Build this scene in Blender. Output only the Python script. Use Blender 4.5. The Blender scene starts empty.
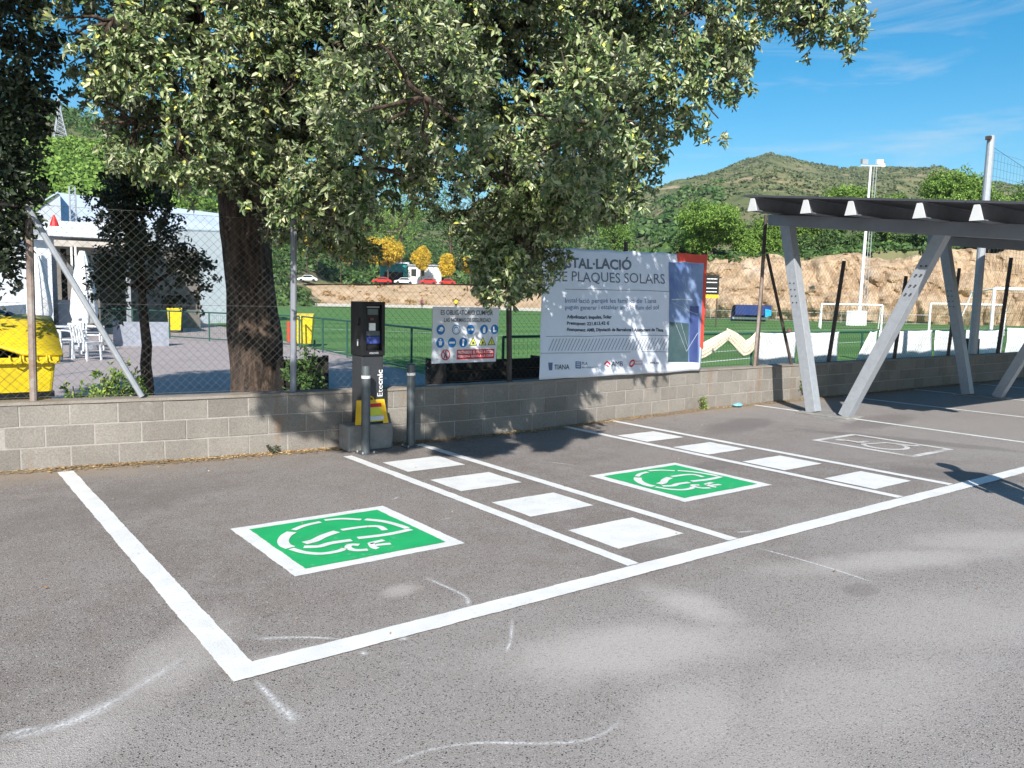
import bpy, bmesh, math, random
import numpy as np
from mathutils import Vector, Matrix, noise as mnoise

rng = np.random.default_rng(7)
random.seed(7)
PI = math.pi
S = bpy.context.scene
COL = S.collection

# ---------------------------------------------------------------- camera, sky, sun, exposure
FPX, EYE = 808.0, 1.65
_dY = np.array([-610.0, -97.0, FPX]); _dY /= np.linalg.norm(_dY)
_dX = np.array([1083.0, -61.0, FPX]); _dX /= np.linalg.norm(_dX)
_dX -= _dX.dot(_dY) * _dY; _dX /= np.linalg.norm(_dX)
_dZ = np.cross(_dX, _dY)
if _dZ[1] > 0: _dZ = -_dZ
MW = np.stack([_dX, _dY, _dZ])            # world = MW @ camera(right, down, forward)

def ray(px, py): return MW @ np.array([px - 512.0, py - 384.0, FPX])
def gz(px, py, z=0.0):                     # real position of a surveyed point lying at height z
    r = ray(px, py); t = (z - EYE) / r[2]; return Vector((r[0]*t, r[1]*t, z))
def gy(px, py, Y):                         # ... lying in the upright plane Y
    r = ray(px, py); t = Y / r[1]; return Vector((r[0]*t, Y, EYE + r[2]*t))
def gd(px, d, z=0.0):                      # ... in the bearing of px, d metres away
    r = ray(px, 300.0); h = math.hypot(r[0], r[1]); return Vector((r[0]/h*d, r[1]/h*d, z))
def hz(px, py, d):                         # height of something in that bearing d metres away
    r = ray(px, py); h = math.hypot(r[0], r[1]); return EYE + r[2]/h*d

cam_d = bpy.data.cameras.new('camera'); cam = bpy.data.objects.new('camera', cam_d); COL.objects.link(cam)
R_, U_, F_ = MW @ np.array([1., 0, 0]), MW @ np.array([0, -1., 0]), MW @ np.array([0, 0, 1.])
cam.matrix_world = Matrix(((R_[0], U_[0], -F_[0], 0), (R_[1], U_[1], -F_[1], 0), (R_[2], U_[2], -F_[2], EYE), (0, 0, 0, 1)))
cam_d.sensor_width = 36; cam_d.lens = FPX / 1024 * 36; cam_d.clip_start = 0.05; cam_d.clip_end = 6000
S.camera = cam

SUNV = Vector((-0.96, -1.17, 1.0)).normalized()
EL = math.asin(SUNV.z); AZ = math.atan2(SUNV.x, SUNV.y)
sd = bpy.data.lights.new('sun', 'SUN'); sun = bpy.data.objects.new('sun', sd); COL.objects.link(sun)
sd.energy = 5.0; sd.angle = math.radians(0.55); sd.color = (1.0, 0.955, 0.885)
sun.rotation_euler = SUNV.to_track_quat('Z', 'Y').to_euler()

W = bpy.data.worlds.new('World'); S.world = W; W.use_nodes = True
wn, wl = W.node_tree.nodes, W.node_tree.links
wn.clear()
sky = wn.new('ShaderNodeTexSky'); sky.sky_type = 'NISHITA'; sky.sun_disc = False
sky.sun_elevation = EL; sky.sun_rotation = AZ % (2*PI); sky.altitude = 100; sky.air_density = 1.0; sky.dust_density = 0.6; sky.ozone_density = 2.2
tc = wn.new('ShaderNodeTexCoord'); mp = wn.new('ShaderNodeMapping'); mp.inputs['Scale'].default_value = (1.3, 1.3, 9.0)
mp.inputs['Location'].default_value = (0.35, 0.1, 0.0)
wl.new(tc.outputs['Generated'], mp.inputs['Vector'])
nz = wn.new('ShaderNodeTexNoise'); nz.inputs['Scale'].default_value = 2.6; nz.inputs['Detail'].default_value = 9; nz.inputs['Roughness'].default_value = 0.62; nz.inputs['Distortion'].default_value = 0.5
wl.new(mp.outputs[0], nz.inputs['Vector'])
cr = wn.new('ShaderNodeValToRGB'); cr.color_ramp.elements[0].position = 0.53; cr.color_ramp.elements[1].position = 0.80
cr.color_ramp.elements[1].color = (0.55, 0.55, 0.55, 1)
wl.new(nz.outputs[0], cr.inputs[0])
hs = wn.new('ShaderNodeHueSaturation'); hs.inputs['Saturation'].default_value = 1.52; hs.inputs['Hue'].default_value = 0.488; hs.inputs['Value'].default_value = 1.22
wl.new(sky.outputs[0], hs.inputs['Color'])
mxw = wn.new('ShaderNodeMixRGB'); mxw.inputs[2].default_value = (6.5, 7.0, 7.6, 1)
wl.new(cr.outputs[0], mxw.inputs[0]); wl.new(hs.outputs[0], mxw.inputs[1])
bg = wn.new('ShaderNodeBackground'); bg.inputs['Strength'].default_value = 0.074
wo = wn.new('ShaderNodeOutputWorld'); wl.new(mxw.outputs[0], bg.inputs[0]); wl.new(bg.outputs[0], wo.inputs[0])
S.view_settings.view_transform = 'Standard'; S.view_settings.look = 'None'
S.view_settings.gamma = 1.0; S.view_settings.use_curve_mapping = False
S.view_settings.exposure = 0.72
S.cycles.max_bounces = 5; S.cycles.diffuse_bounces = 3; S.cycles.transparent_max_bounces = 12

# ---------------------------------------------------------------- helpers
class MB:
    def __init__(s): s.v = []; s.f = []; s.m = []
    def add(s, vs, fs, mi=0):
        o = len(s.v); s.v += [tuple(p) for p in vs]; s.f += [tuple(i + o for i in f) for f in fs]; s.m += [mi]*len(fs); return s
    def box(s, x0, x1, y0, y1, z0, z1, mi=0):
        v = [(x, y, z) for x in (x0, x1) for y in (y0, y1) for z in (z0, z1)]
        return s.add(v, [(0,1,3,2),(4,6,7,5),(0,4,5,1),(2,3,7,6),(0,2,6,4),(1,5,7,3)], mi)
    def bar(s, p, q, w, h, up=(0, 0, 1), mi=0):
        p, q = Vector(p), Vector(q); d = (q-p).normalized(); u = Vector(up)
        if abs(d.dot(u)) > .98: u = Vector((0, 1, 0))
        a = d.cross(u).normalized(); b = a.cross(d).normalized()
        v = []
        for c in (p, q):
            for (i, j) in ((-1,-1),(1,-1),(1,1),(-1,1)): v.append(c + a*i*w/2 + b*j*h/2)
        return s.add(v, [(3,2,1,0),(4,5,6,7),(0,1,5,4),(1,2,6,5),(2,3,7,6),(3,0,4,7)], mi)
    def tube(s, pts, rad, n=8, cap=True, mi=0):
        pts = [Vector(p) for p in pts]
        if not hasattr(rad, '__len__'): rad = [rad]*len(pts)
        V = []; prev = None
        for i, p in enumerate(pts):
            d = (pts[min(i+1, len(pts)-1)] - pts[max(i-1, 0)]).normalized()
            if prev is None:
                u = Vector((0, 0, 1)) if abs(d.z) < .9 else Vector((1, 0, 0)); a = d.cross(u).normalized()
            else: a = (prev - d*prev.dot(d)).normalized()
            prev = a; b = d.cross(a)
            for k in range(n):
                t = 2*PI*k/n; V.append(p + (a*math.cos(t) + b*math.sin(t))*rad[i])
        F = [(i*n+k, i*n+(k+1) % n, (i+1)*n+(k+1) % n, (i+1)*n+k) for i in range(len(pts)-1) for k in range(n)]
        if cap: F += [tuple(range(n-1, -1, -1)), tuple((len(pts)-1)*n+k for k in range(n))]
        return s.add(V, F, mi)
    def prism(s, poly, thick, mi=0):       # closed 3-D outline given a thickness vector
        n = len(poly); P = [Vector(p) for p in poly]; T = Vector(thick)
        return s.add(P + [p+T for p in P], [tuple(range(n-1, -1, -1)), tuple(range(n, 2*n))] + [(i, (i+1) % n, n+(i+1) % n, n+i) for i in range(n)], mi)
    def flat(s, poly, mi=0): return s.add(poly, [tuple(range(len(poly)))], mi)
    def strip(s, pts, w, z=None, mi=0):    # flat ribbon on the ground
        pts = [Vector((p[0], p[1], p[2] if z is None else z)) for p in pts]; V = []
        ws = w if hasattr(w, '__len__') else [w]*len(pts)
        for i, p in enumerate(pts):
            d = (pts[min(i+1, len(pts)-1)] - pts[max(i-1, 0)]); d.z = 0; d.normalize(); n = Vector((-d.y, d.x, 0))
            V += [p + n*ws[i]/2, p - n*ws[i]/2]
        return s.add(V, [(2*i, 2*i+1, 2*i+3, 2*i+2) for i in range(len(pts)-1)], mi)
    def build(s, name, mat, parent=None, smooth=False, bevel=0):
        me = bpy.data.meshes.new(name); me.from_pydata(s.v, [], s.f)
        mats = mat if isinstance(mat, (list, tuple)) else [mat]
        for m in mats: me.materials.append(m)
        if len(mats) > 1: me.polygons.foreach_set('material_index', s.m)
        if smooth: me.polygons.foreach_set('use_smooth', [True]*len(me.polygons))
        me.update()
        o = bpy.data.objects.new(name, me); COL.objects.link(o)
        if parent is not None:
            o.parent = parent; o.matrix_parent_inverse = Matrix.Translation(-Vector(parent.location)) if parent.location.length else Matrix()
        if bevel:
            b = o.modifiers.new('bevel', 'BEVEL'); b.width = bevel; b.segments = 2; b.limit_method = 'ANGLE'
        return o

def build_np(name, V, F, mat, parent=None):           # F (n,k) array
    me = bpy.data.meshes.new(name); n, k = F.shape
    me.vertices.add(len(V)); me.vertices.foreach_set('co', V.astype(np.float32).ravel())
    me.loops.add(n*k); me.loops.foreach_set('vertex_index', F.astype(np.int32).ravel())
    me.polygons.add(n); me.polygons.foreach_set('loop_start', np.arange(0, n*k, k, dtype=np.int32))
    me.update(calc_edges=True); me.materials.append(mat)
    o = bpy.data.objects.new(name, me); COL.objects.link(o)
    if parent is not None:
        o.parent = parent; o.matrix_parent_inverse = Matrix.Translation(-Vector(parent.location))
    return o

def tag(o, label=None, cat=None, group=None, kind=None):
    if label: o['label'] = label
    if cat: o['category'] = cat
    if group: o['group'] = group
    if kind: o['kind'] = kind
    return o
def empty(name, loc, label=None, cat=None, group=None):
    o = bpy.data.objects.new(name, None); o.location = loc; o.empty_display_size = .2; COL.objects.link(o)
    return tag(o, label, cat, group)
def copy_tree(o, parent=None):
    c = o.copy(); COL.objects.link(c)
    if parent is not None: c.parent = parent
    for ch in list(o.children): copy_tree(ch, c)
    return c

# ---------------------------------------------------------------- materials
def mat(name, col, rough=.7, metal=0, var=.12, scale=8, bump=0, bscale=None, spec=.4, col2=None, coat=0, obj_coords=True):
    m = bpy.data.materials.new(name); m.use_nodes = True; N, L = m.node_tree.nodes, m.node_tree.links
    p = N['Principled BSDF']; p.inputs['Roughness'].default_value = rough; p.inputs['Metallic'].default_value = metal
    p.inputs['Specular IOR Level'].default_value = spec
    if coat: p.inputs['Coat Weight'].default_value = coat
    t = N.new('ShaderNodeTexCoord'); n = N.new('ShaderNodeTexNoise'); n.inputs['Scale'].default_value = scale; n.inputs['Detail'].default_value = 6; n.inputs['Roughness'].default_value = .62
    L.new(t.outputs['Object'], n.inputs['Vector'])
    r = N.new('ShaderNodeValToRGB'); r.color_ramp.elements[0].position = .3; r.color_ramp.elements[1].position = .7
    c = np.array(col[:3]); c2 = np.array(col2[:3]) if col2 is not None else np.clip(c*(1+var), 0, 1)
    c1 = c if col2 is not None else c*(1-var)
    r.color_ramp.elements[0].color = (*c1, 1); r.color_ramp.elements[1].color = (*c2, 1)
    L.new(n.outputs[0], r.inputs[0]); L.new(r.outputs[0], p.inputs['Base Color'])
    if bump:
        n2 = N.new('ShaderNodeTexNoise'); n2.inputs['Scale'].default_value = bscale or scale*5; n2.inputs['Detail'].default_value = 8
        L.new(t.outputs['Object'], n2.inputs['Vector'])
        b = N.new('ShaderNodeBump'); b.inputs['Strength'].default_value = min(1, bump); b.inputs['Distance'].default_value = .02
        L.new(n2.outputs[0], b.inputs['Height']); L.new(b.outputs[0], p.inputs['Normal'])
    m['r'] = r.name
    return m

def leaf_mat(name, stops, rough=.45, trans=.25, back=None):
    m = bpy.data.materials.new(name); m.use_nodes = True; N, L = m.node_tree.nodes, m.node_tree.links
    p = N['Principled BSDF']; p.inputs['Roughness'].default_value = rough; p.inputs['Specular IOR Level'].default_value = .5
    g = N.new('ShaderNodeNewGeometry'); r = N.new('ShaderNodeValToRGB'); r.color_ramp.interpolation = 'LINEAR'
    el = r.color_ramp.elements
    el[0].position = stops[0][0]; el[0].color = (*stops[0][1], 1); el[1].position = stops[-1][0]; el[1].color = (*stops[-1][1], 1)
    for pos, c in stops[1:-1]: e = el.new(pos); e.color = (*c, 1)
    L.new(g.outputs['Random Per Island'], r.inputs[0]); cout = r.outputs[0]
    t = N.new('ShaderNodeTexCoord'); n = N.new('ShaderNodeTexNoise'); n.inputs['Scale'].default_value = .9; n.inputs['Detail'].default_value = 2
    L.new(t.outputs['Object'], n.inputs['Vector'])
    hv = N.new('ShaderNodeHueSaturation'); mr = N.new('ShaderNodeMapRange'); mr.inputs[1].default_value = .3; mr.inputs[2].default_value = .7; mr.inputs[3].default_value = .7; mr.inputs[4].default_value = 1.3
    L.new(n.outputs[0], mr.inputs[0]); L.new(mr.outputs[0], hv.inputs['Value']); L.new(cout, hv.inputs['Color']); cout = hv.outputs[0]
    if back:
        mx = N.new('ShaderNodeMixRGB'); mx.inputs[2].default_value = (*back, 1)
        L.new(g.outputs['Backfacing'], mx.inputs[0]); L.new(cout, mx.inputs[1]); cout = mx.outputs[0]
    L.new(cout, p.inputs['Base Color'])
    tr = N.new('ShaderNodeBsdfTranslucent'); L.new(cout, tr.inputs[0])
    ms = N.new('ShaderNodeMixShader'); ms.inputs[0].default_value = trans
    L.new(p.outputs[0], ms.inputs[1]); L.new(tr.outputs[0], ms.inputs[2]); L.new(ms.outputs[0], N['Material Output'].inputs[0])
    return m

class NT:                                   # tiny node-graph helper
    def __init__(s, name):
        s.m = bpy.data.materials.new(name); s.m.use_nodes = True; s.N, s.L = s.m.node_tree.nodes, s.m.node_tree.links
        s.p = s.N['Principled BSDF']; s.tc = s.N.new('ShaderNodeTexCoord'); s.o = s.tc.outputs['Object']
    def noise(s, scale, detail=5, rough=.6, vec=None, dist=0):
        n = s.N.new('ShaderNodeTexNoise'); n.inputs['Scale'].default_value = scale; n.inputs['Detail'].default_value = detail; n.inputs['Roughness'].default_value = rough; n.inputs['Distortion'].default_value = dist
        s.L.new(vec or s.o, n.inputs['Vector']); return n.outputs[0]
    def mapping(s, loc=(0,0,0), rot=0, sc=(1,1,1)):
        # mask space: subtract centre, rotate, divide by radii
        a = s.N.new('ShaderNodeVectorMath'); a.operation = 'SUBTRACT'; a.inputs[1].default_value = loc; s.L.new(s.o, a.inputs[0])
        b = s.N.new('ShaderNodeVectorRotate'); b.rotation_type = 'Z_AXIS'; b.inputs['Angle'].default_value = -rot; s.L.new(a.outputs[0], b.inputs[0])
        c = s.N.new('ShaderNodeVectorMath'); c.operation = 'MULTIPLY'; c.inputs[1].default_value = sc; s.L.new(b.outputs[0], c.inputs[0])
        return c.outputs[0]
    def rng(s, x, a, b, c=0., d=1.):
        n = s.N.new('ShaderNodeMapRange'); n.inputs[1].default_value = a; n.inputs[2].default_value = b; n.inputs[3].default_value = c; n.inputs[4].default_value = d
        n.interpolation_type = 'SMOOTHSTEP'; s.L.new(x, n.inputs[0]); return n.outputs[0]
    def math(s, op, a, b=None):
        n = s.N.new('ShaderNodeMath'); n.operation = op
        for i, q in enumerate((a, b)):
            if q is None: continue
            if isinstance(q, (int, float)): n.inputs[i].default_value = q
            else: s.L.new(q, n.inputs[i])
        return n.outputs[0]
    def mix(s, f, a, b, mode='MIX'):
        n = s.N.new('ShaderNodeMixRGB'); n.blend_type = mode
        for i, q in enumerate((f, a, b)):
            if isinstance(q, (int, float)): n.inputs[i].default_value = q
            elif isinstance(q, tuple): n.inputs[i].default_value = (*q[:3], 1)
            else: s.L.new(q, n.inputs[i])
        return n.outputs[0]
    def bump(s, h, st, dist=.01):
        b = s.N.new('ShaderNodeBump'); b.inputs['Strength'].default_value = st; b.inputs['Distance'].default_value = dist
        s.L.new(h, b.inputs['Height']); s.L.new(b.outputs[0], s.p.inputs['Normal'])
    def col(s, c): s.L.new(c, s.p.inputs['Base Color'])

def blob(nt, x, y, rx, ry, rot=0, soft=.25):
    v = nt.mapping((x, y, 0), rot, (1/rx, 1/ry, 0)); l = nt.N.new('ShaderNodeVectorMath'); l.operation = 'LENGTH'; nt.L.new(v, l.inputs[0])
    w = nt.math('ADD', l.outputs['Value'], nt.math('MULTIPLY', nt.math('SUBTRACT', nt.noise(1.7, 6, .65), .5), 1.1))
    return nt.rng(w, 1.15, soft, 0, 1)

# asphalt: worn, dusty aggregate
a = NT('asphalt')
base = a.mix(a.rng(a.noise(.55, 5), .35, .65), (.208, .179, .163), (.256, .225, .207))
base = a.mix(a.rng(a.noise(2.8, 8, .75), .4, .68), base, (.270, .247, .232))
sx0 = a.N.new('ShaderNodeSeparateXYZ'); a.L.new(a.o, sx0.inputs[0])
worn = a.rng(a.math('ADD', sx0.outputs[1], a.math('MULTIPLY', a.math('SUBTRACT', a.noise(.5, 7, .65), .5), 3.2)), 4.0, 2.7, 0, .62)
worn = a.math('MAXIMUM', worn, a.rng(a.math('ADD', sx0.outputs[0], a.math('MULTIPLY', a.noise(.4, 6, .6), 3.0)), 9.0, 12.5, 0, .5))
base = a.mix(worn, base, (.335, .310, .295))
vor = a.N.new('ShaderNodeTexVoronoi'); vor.inputs['Scale'].default_value = 200; a.L.new(a.o, vor.inputs['Vector'])
spk = a.N.new('ShaderNodeSeparateColor'); a.L.new(vor.outputs['Color'], spk.inputs[0])
grain = a.rng(a.noise(190, 3, .75), .34, .66, .62, 1.32)
base = a.mix(1.0, base, grain, 'MULTIPLY')
base = a.mix(a.rng(spk.outputs[0], .92, .97), base, (.42, .395, .37))
base = a.mix(a.rng(spk.outputs[1], .90, .95), base, (.035, .033, .033))
dust = None
def addm(x, y): return y if x is None else a.math('MAXIMUM', x, y)
for (px, py, rx, ry, rot, st) in [(175, 660, .75, .22, .9, .42), (60, 745, .6, .25, .6, .45), (630, 650, .9, .35, -.3, .6), (690, 605, .22, .45, 0, .6), (690, 720, .6, .3, .4, .45),
                                  (600, 660, .5, .2, .3, .4), (860, 700, 1.3, .4, -.1, .35), (900, 560, 1.2, .22, -.35, .5), (760, 760, .8, .3, .2, .32), (960, 620, 1.2, .5, -.2, .35), (1000, 540, 1.0, .3, -.4, .42), (400, 590, .16, .1, .4, .5), (310, 650, .5, .07, -.2, .35)]:
    c = gz(px, py); dust = addm(dust, a.math('MULTIPLY', blob(a, c.x, c.y, rx, ry, rot), st))
fine = a.rng(a.noise(60, 5, .7), .3, .65, .6, 1)
base = a.mix(a.math('MULTIPLY', dust, fine), base, (.53, .49, .465))
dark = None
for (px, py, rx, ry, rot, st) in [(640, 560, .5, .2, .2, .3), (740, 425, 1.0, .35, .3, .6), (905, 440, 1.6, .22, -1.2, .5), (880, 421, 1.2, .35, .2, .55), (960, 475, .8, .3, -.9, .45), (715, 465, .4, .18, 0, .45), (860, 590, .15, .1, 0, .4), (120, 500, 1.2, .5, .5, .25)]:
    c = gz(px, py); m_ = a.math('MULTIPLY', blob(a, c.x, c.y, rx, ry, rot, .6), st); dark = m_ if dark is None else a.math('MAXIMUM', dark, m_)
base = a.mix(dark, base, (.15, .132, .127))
# soil and dust collected along the foot of the wall
sx = a.N.new('ShaderNodeSeparateXYZ'); a.L.new(a.o, sx.inputs[0])
edge = a.rng(a.math('ADD', sx.outputs[1], a.math('MULTIPLY', a.noise(3, 6), .9)), 8.15, 8.75)
base = a.mix(a.math('MULTIPLY', edge, .75), base, (.30, .24, .18))
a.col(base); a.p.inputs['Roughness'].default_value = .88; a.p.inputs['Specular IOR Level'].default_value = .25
a.bump(a.math('ADD', a.math('MULTIPLY', a.noise(170, 4, .7), 1.0), vor.outputs['Distance']), .55, .005)
M_ASPH = a.m

def paint(name, c, wear=.5, cov=.0):
    q = NT(name); n = q.noise(120, 4, .7); big = q.noise(5, 5)
    colr = q.mix(q.rng(big, .35, .7), c, tuple(k*.88 for k in c))
    colr = q.mix(q.math('MULTIPLY', q.rng(n, .58, .68), wear), colr, (.30, .28, .27)); colr = q.mix(q.math('MULTIPLY', q.math('MULTIPLY', q.rng(q.noise(22, 6, .75), .55, .68), q.rng(q.noise(1.6, 5), .45, .62)), wear*.8), colr, (.42, .39, .37))
    q.col(colr); q.p.inputs['Roughness'].default_value = .6; q.bump(n, .6, .004)
    if cov:
        al = q.math('MULTIPLY', q.rng(q.noise(38, 6, .75), cov, cov+.16), q.rng(q.noise(2.6, 4), .3, .55, .45, 1)); tr = q.N.new('ShaderNodeBsdfTransparent'); ms = q.N.new('ShaderNodeMixShader')
        q.L.new(al, ms.inputs[0]); q.L.new(tr.outputs[0], ms.inputs[1]); q.L.new(q.p.outputs[0], ms.inputs[2]); q.L.new(ms.outputs[0], q.N['Material Output'].inputs[0])
    return q.m
M_WHITE = paint('road_paint_white', (.74, .74, .73), .7)
M_WHITE2 = paint('road_paint_worn', (.66, .64, .62), .5, .30)
def chalk():
    q = NT('spray_residue'); q.col((.82, .82, .82) if False else q.mix(.0, (.80, .80, .80), (.8, .8, .8))); q.p.inputs['Roughness'].default_value = .8
    at = q.N.new('ShaderNodeAttribute'); at.attribute_name = 'fade'
    al = q.math('MULTIPLY', q.math('POWER', at.outputs['Fac'], 1.3), q.math('MULTIPLY', q.rng(q.noise(70, 6, .8), .32, .66), q.rng(q.noise(2.2, 4), .30, .55, .35, 1)))
    tr = q.N.new('ShaderNodeBsdfTransparent'); ms = q.N.new('ShaderNodeMixShader')
    q.L.new(al, ms.inputs[0]); q.L.new(tr.outputs[0], ms.inputs[1]); q.L.new(q.p.outputs[0], ms.inputs[2]); q.L.new(ms.outputs[0], q.N['Material Output'].inputs[0]); return q.m
M_CHALK = chalk()
def dirt():
    q = NT('wall_foot_dirt'); q.col(q.mix(q.rng(q.noise(30, 5), .35, .65), (.20, .14, .085), (.42, .33, .22))); q.p.inputs['Roughness'].default_value = 1; q.bump(q.noise(60, 5), .8, .02)
    at = q.N.new('ShaderNodeAttribute'); at.attribute_name = 'fade'
    al = q.rng(q.math('ADD', at.outputs['Fac'], q.math('MULTIPLY', q.math('SUBTRACT', q.noise(9, 8, .75), .5), 2.2)), .42, .72, 0, .85)
    tr = q.N.new('ShaderNodeBsdfTransparent'); ms = q.N.new('ShaderNodeMixShader')
    q.L.new(al, ms.inputs[0]); q.L.new(tr.outputs[0], ms.inputs[1]); q.L.new(q.p.outputs[0], ms.inputs[2]); q.L.new(ms.outputs[0], q.N['Material Output'].inputs[0]); return q.m
M_DIRT = dirt()
M_GREEN = paint('road_paint_green', (.009, .40, .125), .55)

# concrete block
b = NT('concrete_block')
br = b.N.new('ShaderNodeTexNoise')
base = b.mix(b.rng(b.noise(1.3, 5), .35, .65), (.205, .188, .167), (.255, .234, .208))
oi = b.N.new('ShaderNodeNewGeometry')
base = b.mix(1.0, base, b.rng(oi.outputs['Random Per Island'], 0, 1, .86, 1.06), 'MULTIPLY')
base = b.mix(1.0, base, b.rng(b.noise(70, 4, .7), .3, .7, .78, 1.18), 'MULTIPLY')
vs = b.mapping((0, 0, 0), 0, (5, 5, .6)); base = b.mix(b.rng(b.noise(1.0, 4, .6, vs), .57, .74, 0, .65), base, (.24, .14, .075))
base = b.mix(b.rng(b.noise(2.3, 7, .7), .60, .74, 0, .6), base, (.34, .32, .29)); base = b.mix(b.rng(b.noise(1.1, 8, .72), .52, .70, 0, .5), base, (.12, .11, .098))
b.col(base); b.p.inputs['Roughness'].default_value = .92; b.bump(b.noise(90, 5, .7), .6, .006); M_BLOCK = b.m
M_MORTAR = mat('mortar', (.33, .31, .285), .95, var=.15, scale=12, bump=.4)
M_COPE = mat('coping_concrete', (.30, .275, .245), .9, col2=(.20, .165, .13), scale=3.2, bump=.5, bscale=60)
M_CONC = mat('plinth_concrete', (.25, .24, .225), .9, var=.25, scale=6, bump=.5)
M_PAVE = mat('plaza_paving', (.33, .285, .275), .85, var=.1, scale=1.2, bump=.3, bscale=60)
M_GALV = mat('galvanised_steel', (.36, .385, .42), .5, .25, var=.10, scale=14)
M_STEELD = mat('grey_painted_steel', (.25, .265, .30), .5, .2, var=.08, scale=5)
M_PURL_LIT = mat('purlin_steel_lit', (.62, .63, .64), .5, .1, var=.06)  # purlin steel with the sunlight on its ends put into a paler colour
M_PURL_SHADE = mat('purlin_steel_shaded', (.21, .22, .245), .55, .3, var=.1)  # same steel, shade under the panels put into a darker colour
M_PANEL = mat('panel_underside', (.06, .062, .075), .5, var=.1)
M_PANELT = mat('panel_glass', (.01, .015, .035), .12, var=.1)
M_RUSTP = mat('rusty_galvanised', (.34, .31, .29), .7, .2, col2=(.19, .11, .075), scale=6, bump=.3)
M_WIRE = mat('galvanised_wire', (.20, .20, .19), .5, .5, var=.2, scale=3)
M_WIREB = mat('brown_wire', (.13, .115, .10), .6, .3, var=.2, scale=3)
M_POSTD = mat('dark_post', (.075, .06, .055), .7, .1, var=.3, scale=6)
M_DGREEN = mat('green_rail_paint', (.02, .085, .065), .45, .1, var=.15)
M_BLACK = mat('black_plastic', (.012, .012, .014), .35, var=.15)
M_CHARC = mat('charcoal_metal', (.055, .058, .065), .42, .3, var=.1)
M_BOLL = mat('bollard_steel', (.12, .135, .145), .45, .5, var=.2, scale=9)
M_BAND = mat('white_band', (.62, .62, .60), .5, var=.15, scale=20)
M_LWHITE = mat('white_print', (.85, .85, .85), .5, var=.02)
M_YEL = mat('yellow_plastic', (.80, .60, .015), .42, col2=(.62, .46, .02), scale=5)
M_YELF = mat('safety_yellow', (.78, .48, .02), .45, var=.1)
M_RED = mat('red_print', (.55, .02, .025), .5, var=.05)
M_SIGN = mat('sign_board_white', (.62, .64, .69), .5, var=.03)
M_BLUE = mat('sign_blue', (.01, .16, .44), .45, var=.05)
M_SYEL = mat('sign_yellow', (.62, .64, .06), .45, var=.05)
M_TXT = mat('dark_print', (.035, .045, .07), .6, var=.03)
M_TXTG = mat('grey_print', (.13, .15, .19), .6, var=.03)
M_VINYL = mat('banner_vinyl', (.66, .70, .78), .5, var=.04, scale=3, bump=.15, bscale=4)
M_VRED = mat('banner_red', (.62, .075, .05), .5, var=.06)
M_SHEET = mat('white_tarp', (.72, .74, .76), .7, var=.08, scale=4, bump=.5, bscale=9)
M_CREAM = mat('cream_cloth', (.74, .68, .54), .8, var=.15, scale=5, bump=.4, bscale=20)
M_WHITEP = mat('white_paint', (.80, .80, .79), .5, var=.04)
M_BWHITE = mat('building_white', (.50, .54, .59), .8, var=.05, scale=2)
M_ROOFB = mat('roof_sheet', (.50, .57, .66), .5, var=.05, scale=1)
M_BGREY = mat('building_grey', (.28, .30, .33), .8, var=.1, scale=2)
M_GLASS = mat('dark_glass', (.02, .03, .035), .1, var=.1)
M_WPLAST = mat('white_plastic', (.58, .60, .63), .4, var=.04)
M_DBLUE = mat('navy_plastic', (.008, .03, .14), .4, var=.1)
M_CYAN = mat('cyan_panel', (.02, .33, .62), .4, var=.1)
M_TEAL = mat('teal_canvas', (.02, .24, .26), .6, var=.1)
M_CARRED = mat('car_red', (.55, .015, .015), .25, var=.05, coat=.5)
M_CARWH = mat('car_white', (.75, .76, .78), .25, var=.03, coat=.5)
M_TYRE = mat('tyre', (.02, .02, .02), .8, var=.1)
M_DARKW = mat('dark_timber', (.022, .019, .017), .8, var=.3, scale=6, bump=.4)
M_SOIL = mat('dry_soil', (.36, .255, .165), .95, var=.2, scale=1.5, bump=.5)
M_DEAD = leaf_mat('dead_leaf', [(0, (.24, .12, .05)), (.5, (.42, .27, .12)), (1, (.50, .40, .22))], .8, .1)
M_BARK = NT('bark')
vb = M_BARK.mapping((0, 0, 0), 0, (1, 1, .28)); nb = M_BARK.noise(16, 9, .7, vb, .4)
M_BARK.col(M_BARK.mix(M_BARK.rng(nb, .38, .64), (.030, .020, .015), (.135, .092, .066)))
M_BARK.p.inputs['Roughness'].default_value = .95; M_BARK.bump(nb, 1.0, .06); M_BARK = M_BARK.m
M_TWIG = mat('twig', (.09, .065, .05), .9, var=.3, scale=20)
M_OAK = leaf_mat('oak_leaf', [(0, (.050, .095, .028)), (.35, (.115, .180, .055)), (.7, (.255, .305, .135)), (.955, (.42, .44, .26)), (.975, (.48, .50, .10)), (1, (.58, .58, .16))], .36, .10, (.27, .295, .20))
M_SHADELEAF = leaf_mat('shaded_leaf', [(0, (.020, .035, .018)), (.6, (.04, .06, .028)), (1, (.075, .10, .05))], .4, .10, (.07, .085, .055))  # leaf greens darkened, the shade on these trees is in the colour
M_PINE = leaf_mat('pine_leaf', [(0, (.07, .145, .022)), (.5, (.155, .275, .04)), (1, (.27, .40, .075))], .6, .3)
M_PINE2 = leaf_mat('pine_leaf_deep', [(0, (.03, .075, .02)), (.5, (.065, .13, .03)), (1, (.12, .20, .05))], .6, .25)
M_YLEAF = leaf_mat('autumn_leaf', [(0, (.42, .28, .02)), (.5, (.66, .46, .035)), (1, (.80, .62, .10))], .6, .3)
M_BUSH = leaf_mat('bush_leaf', [(0, (.05, .10, .02)), (.5, (.13, .24, .035)), (1, (.42, .50, .09))], .45, .3)
M_SCRUB = leaf_mat('scrub_leaf', [(0, (.07, .095, .042)), (.5, (.105, .135, .06)), (1, (.15, .175, .08))], .8, .1)
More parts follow.
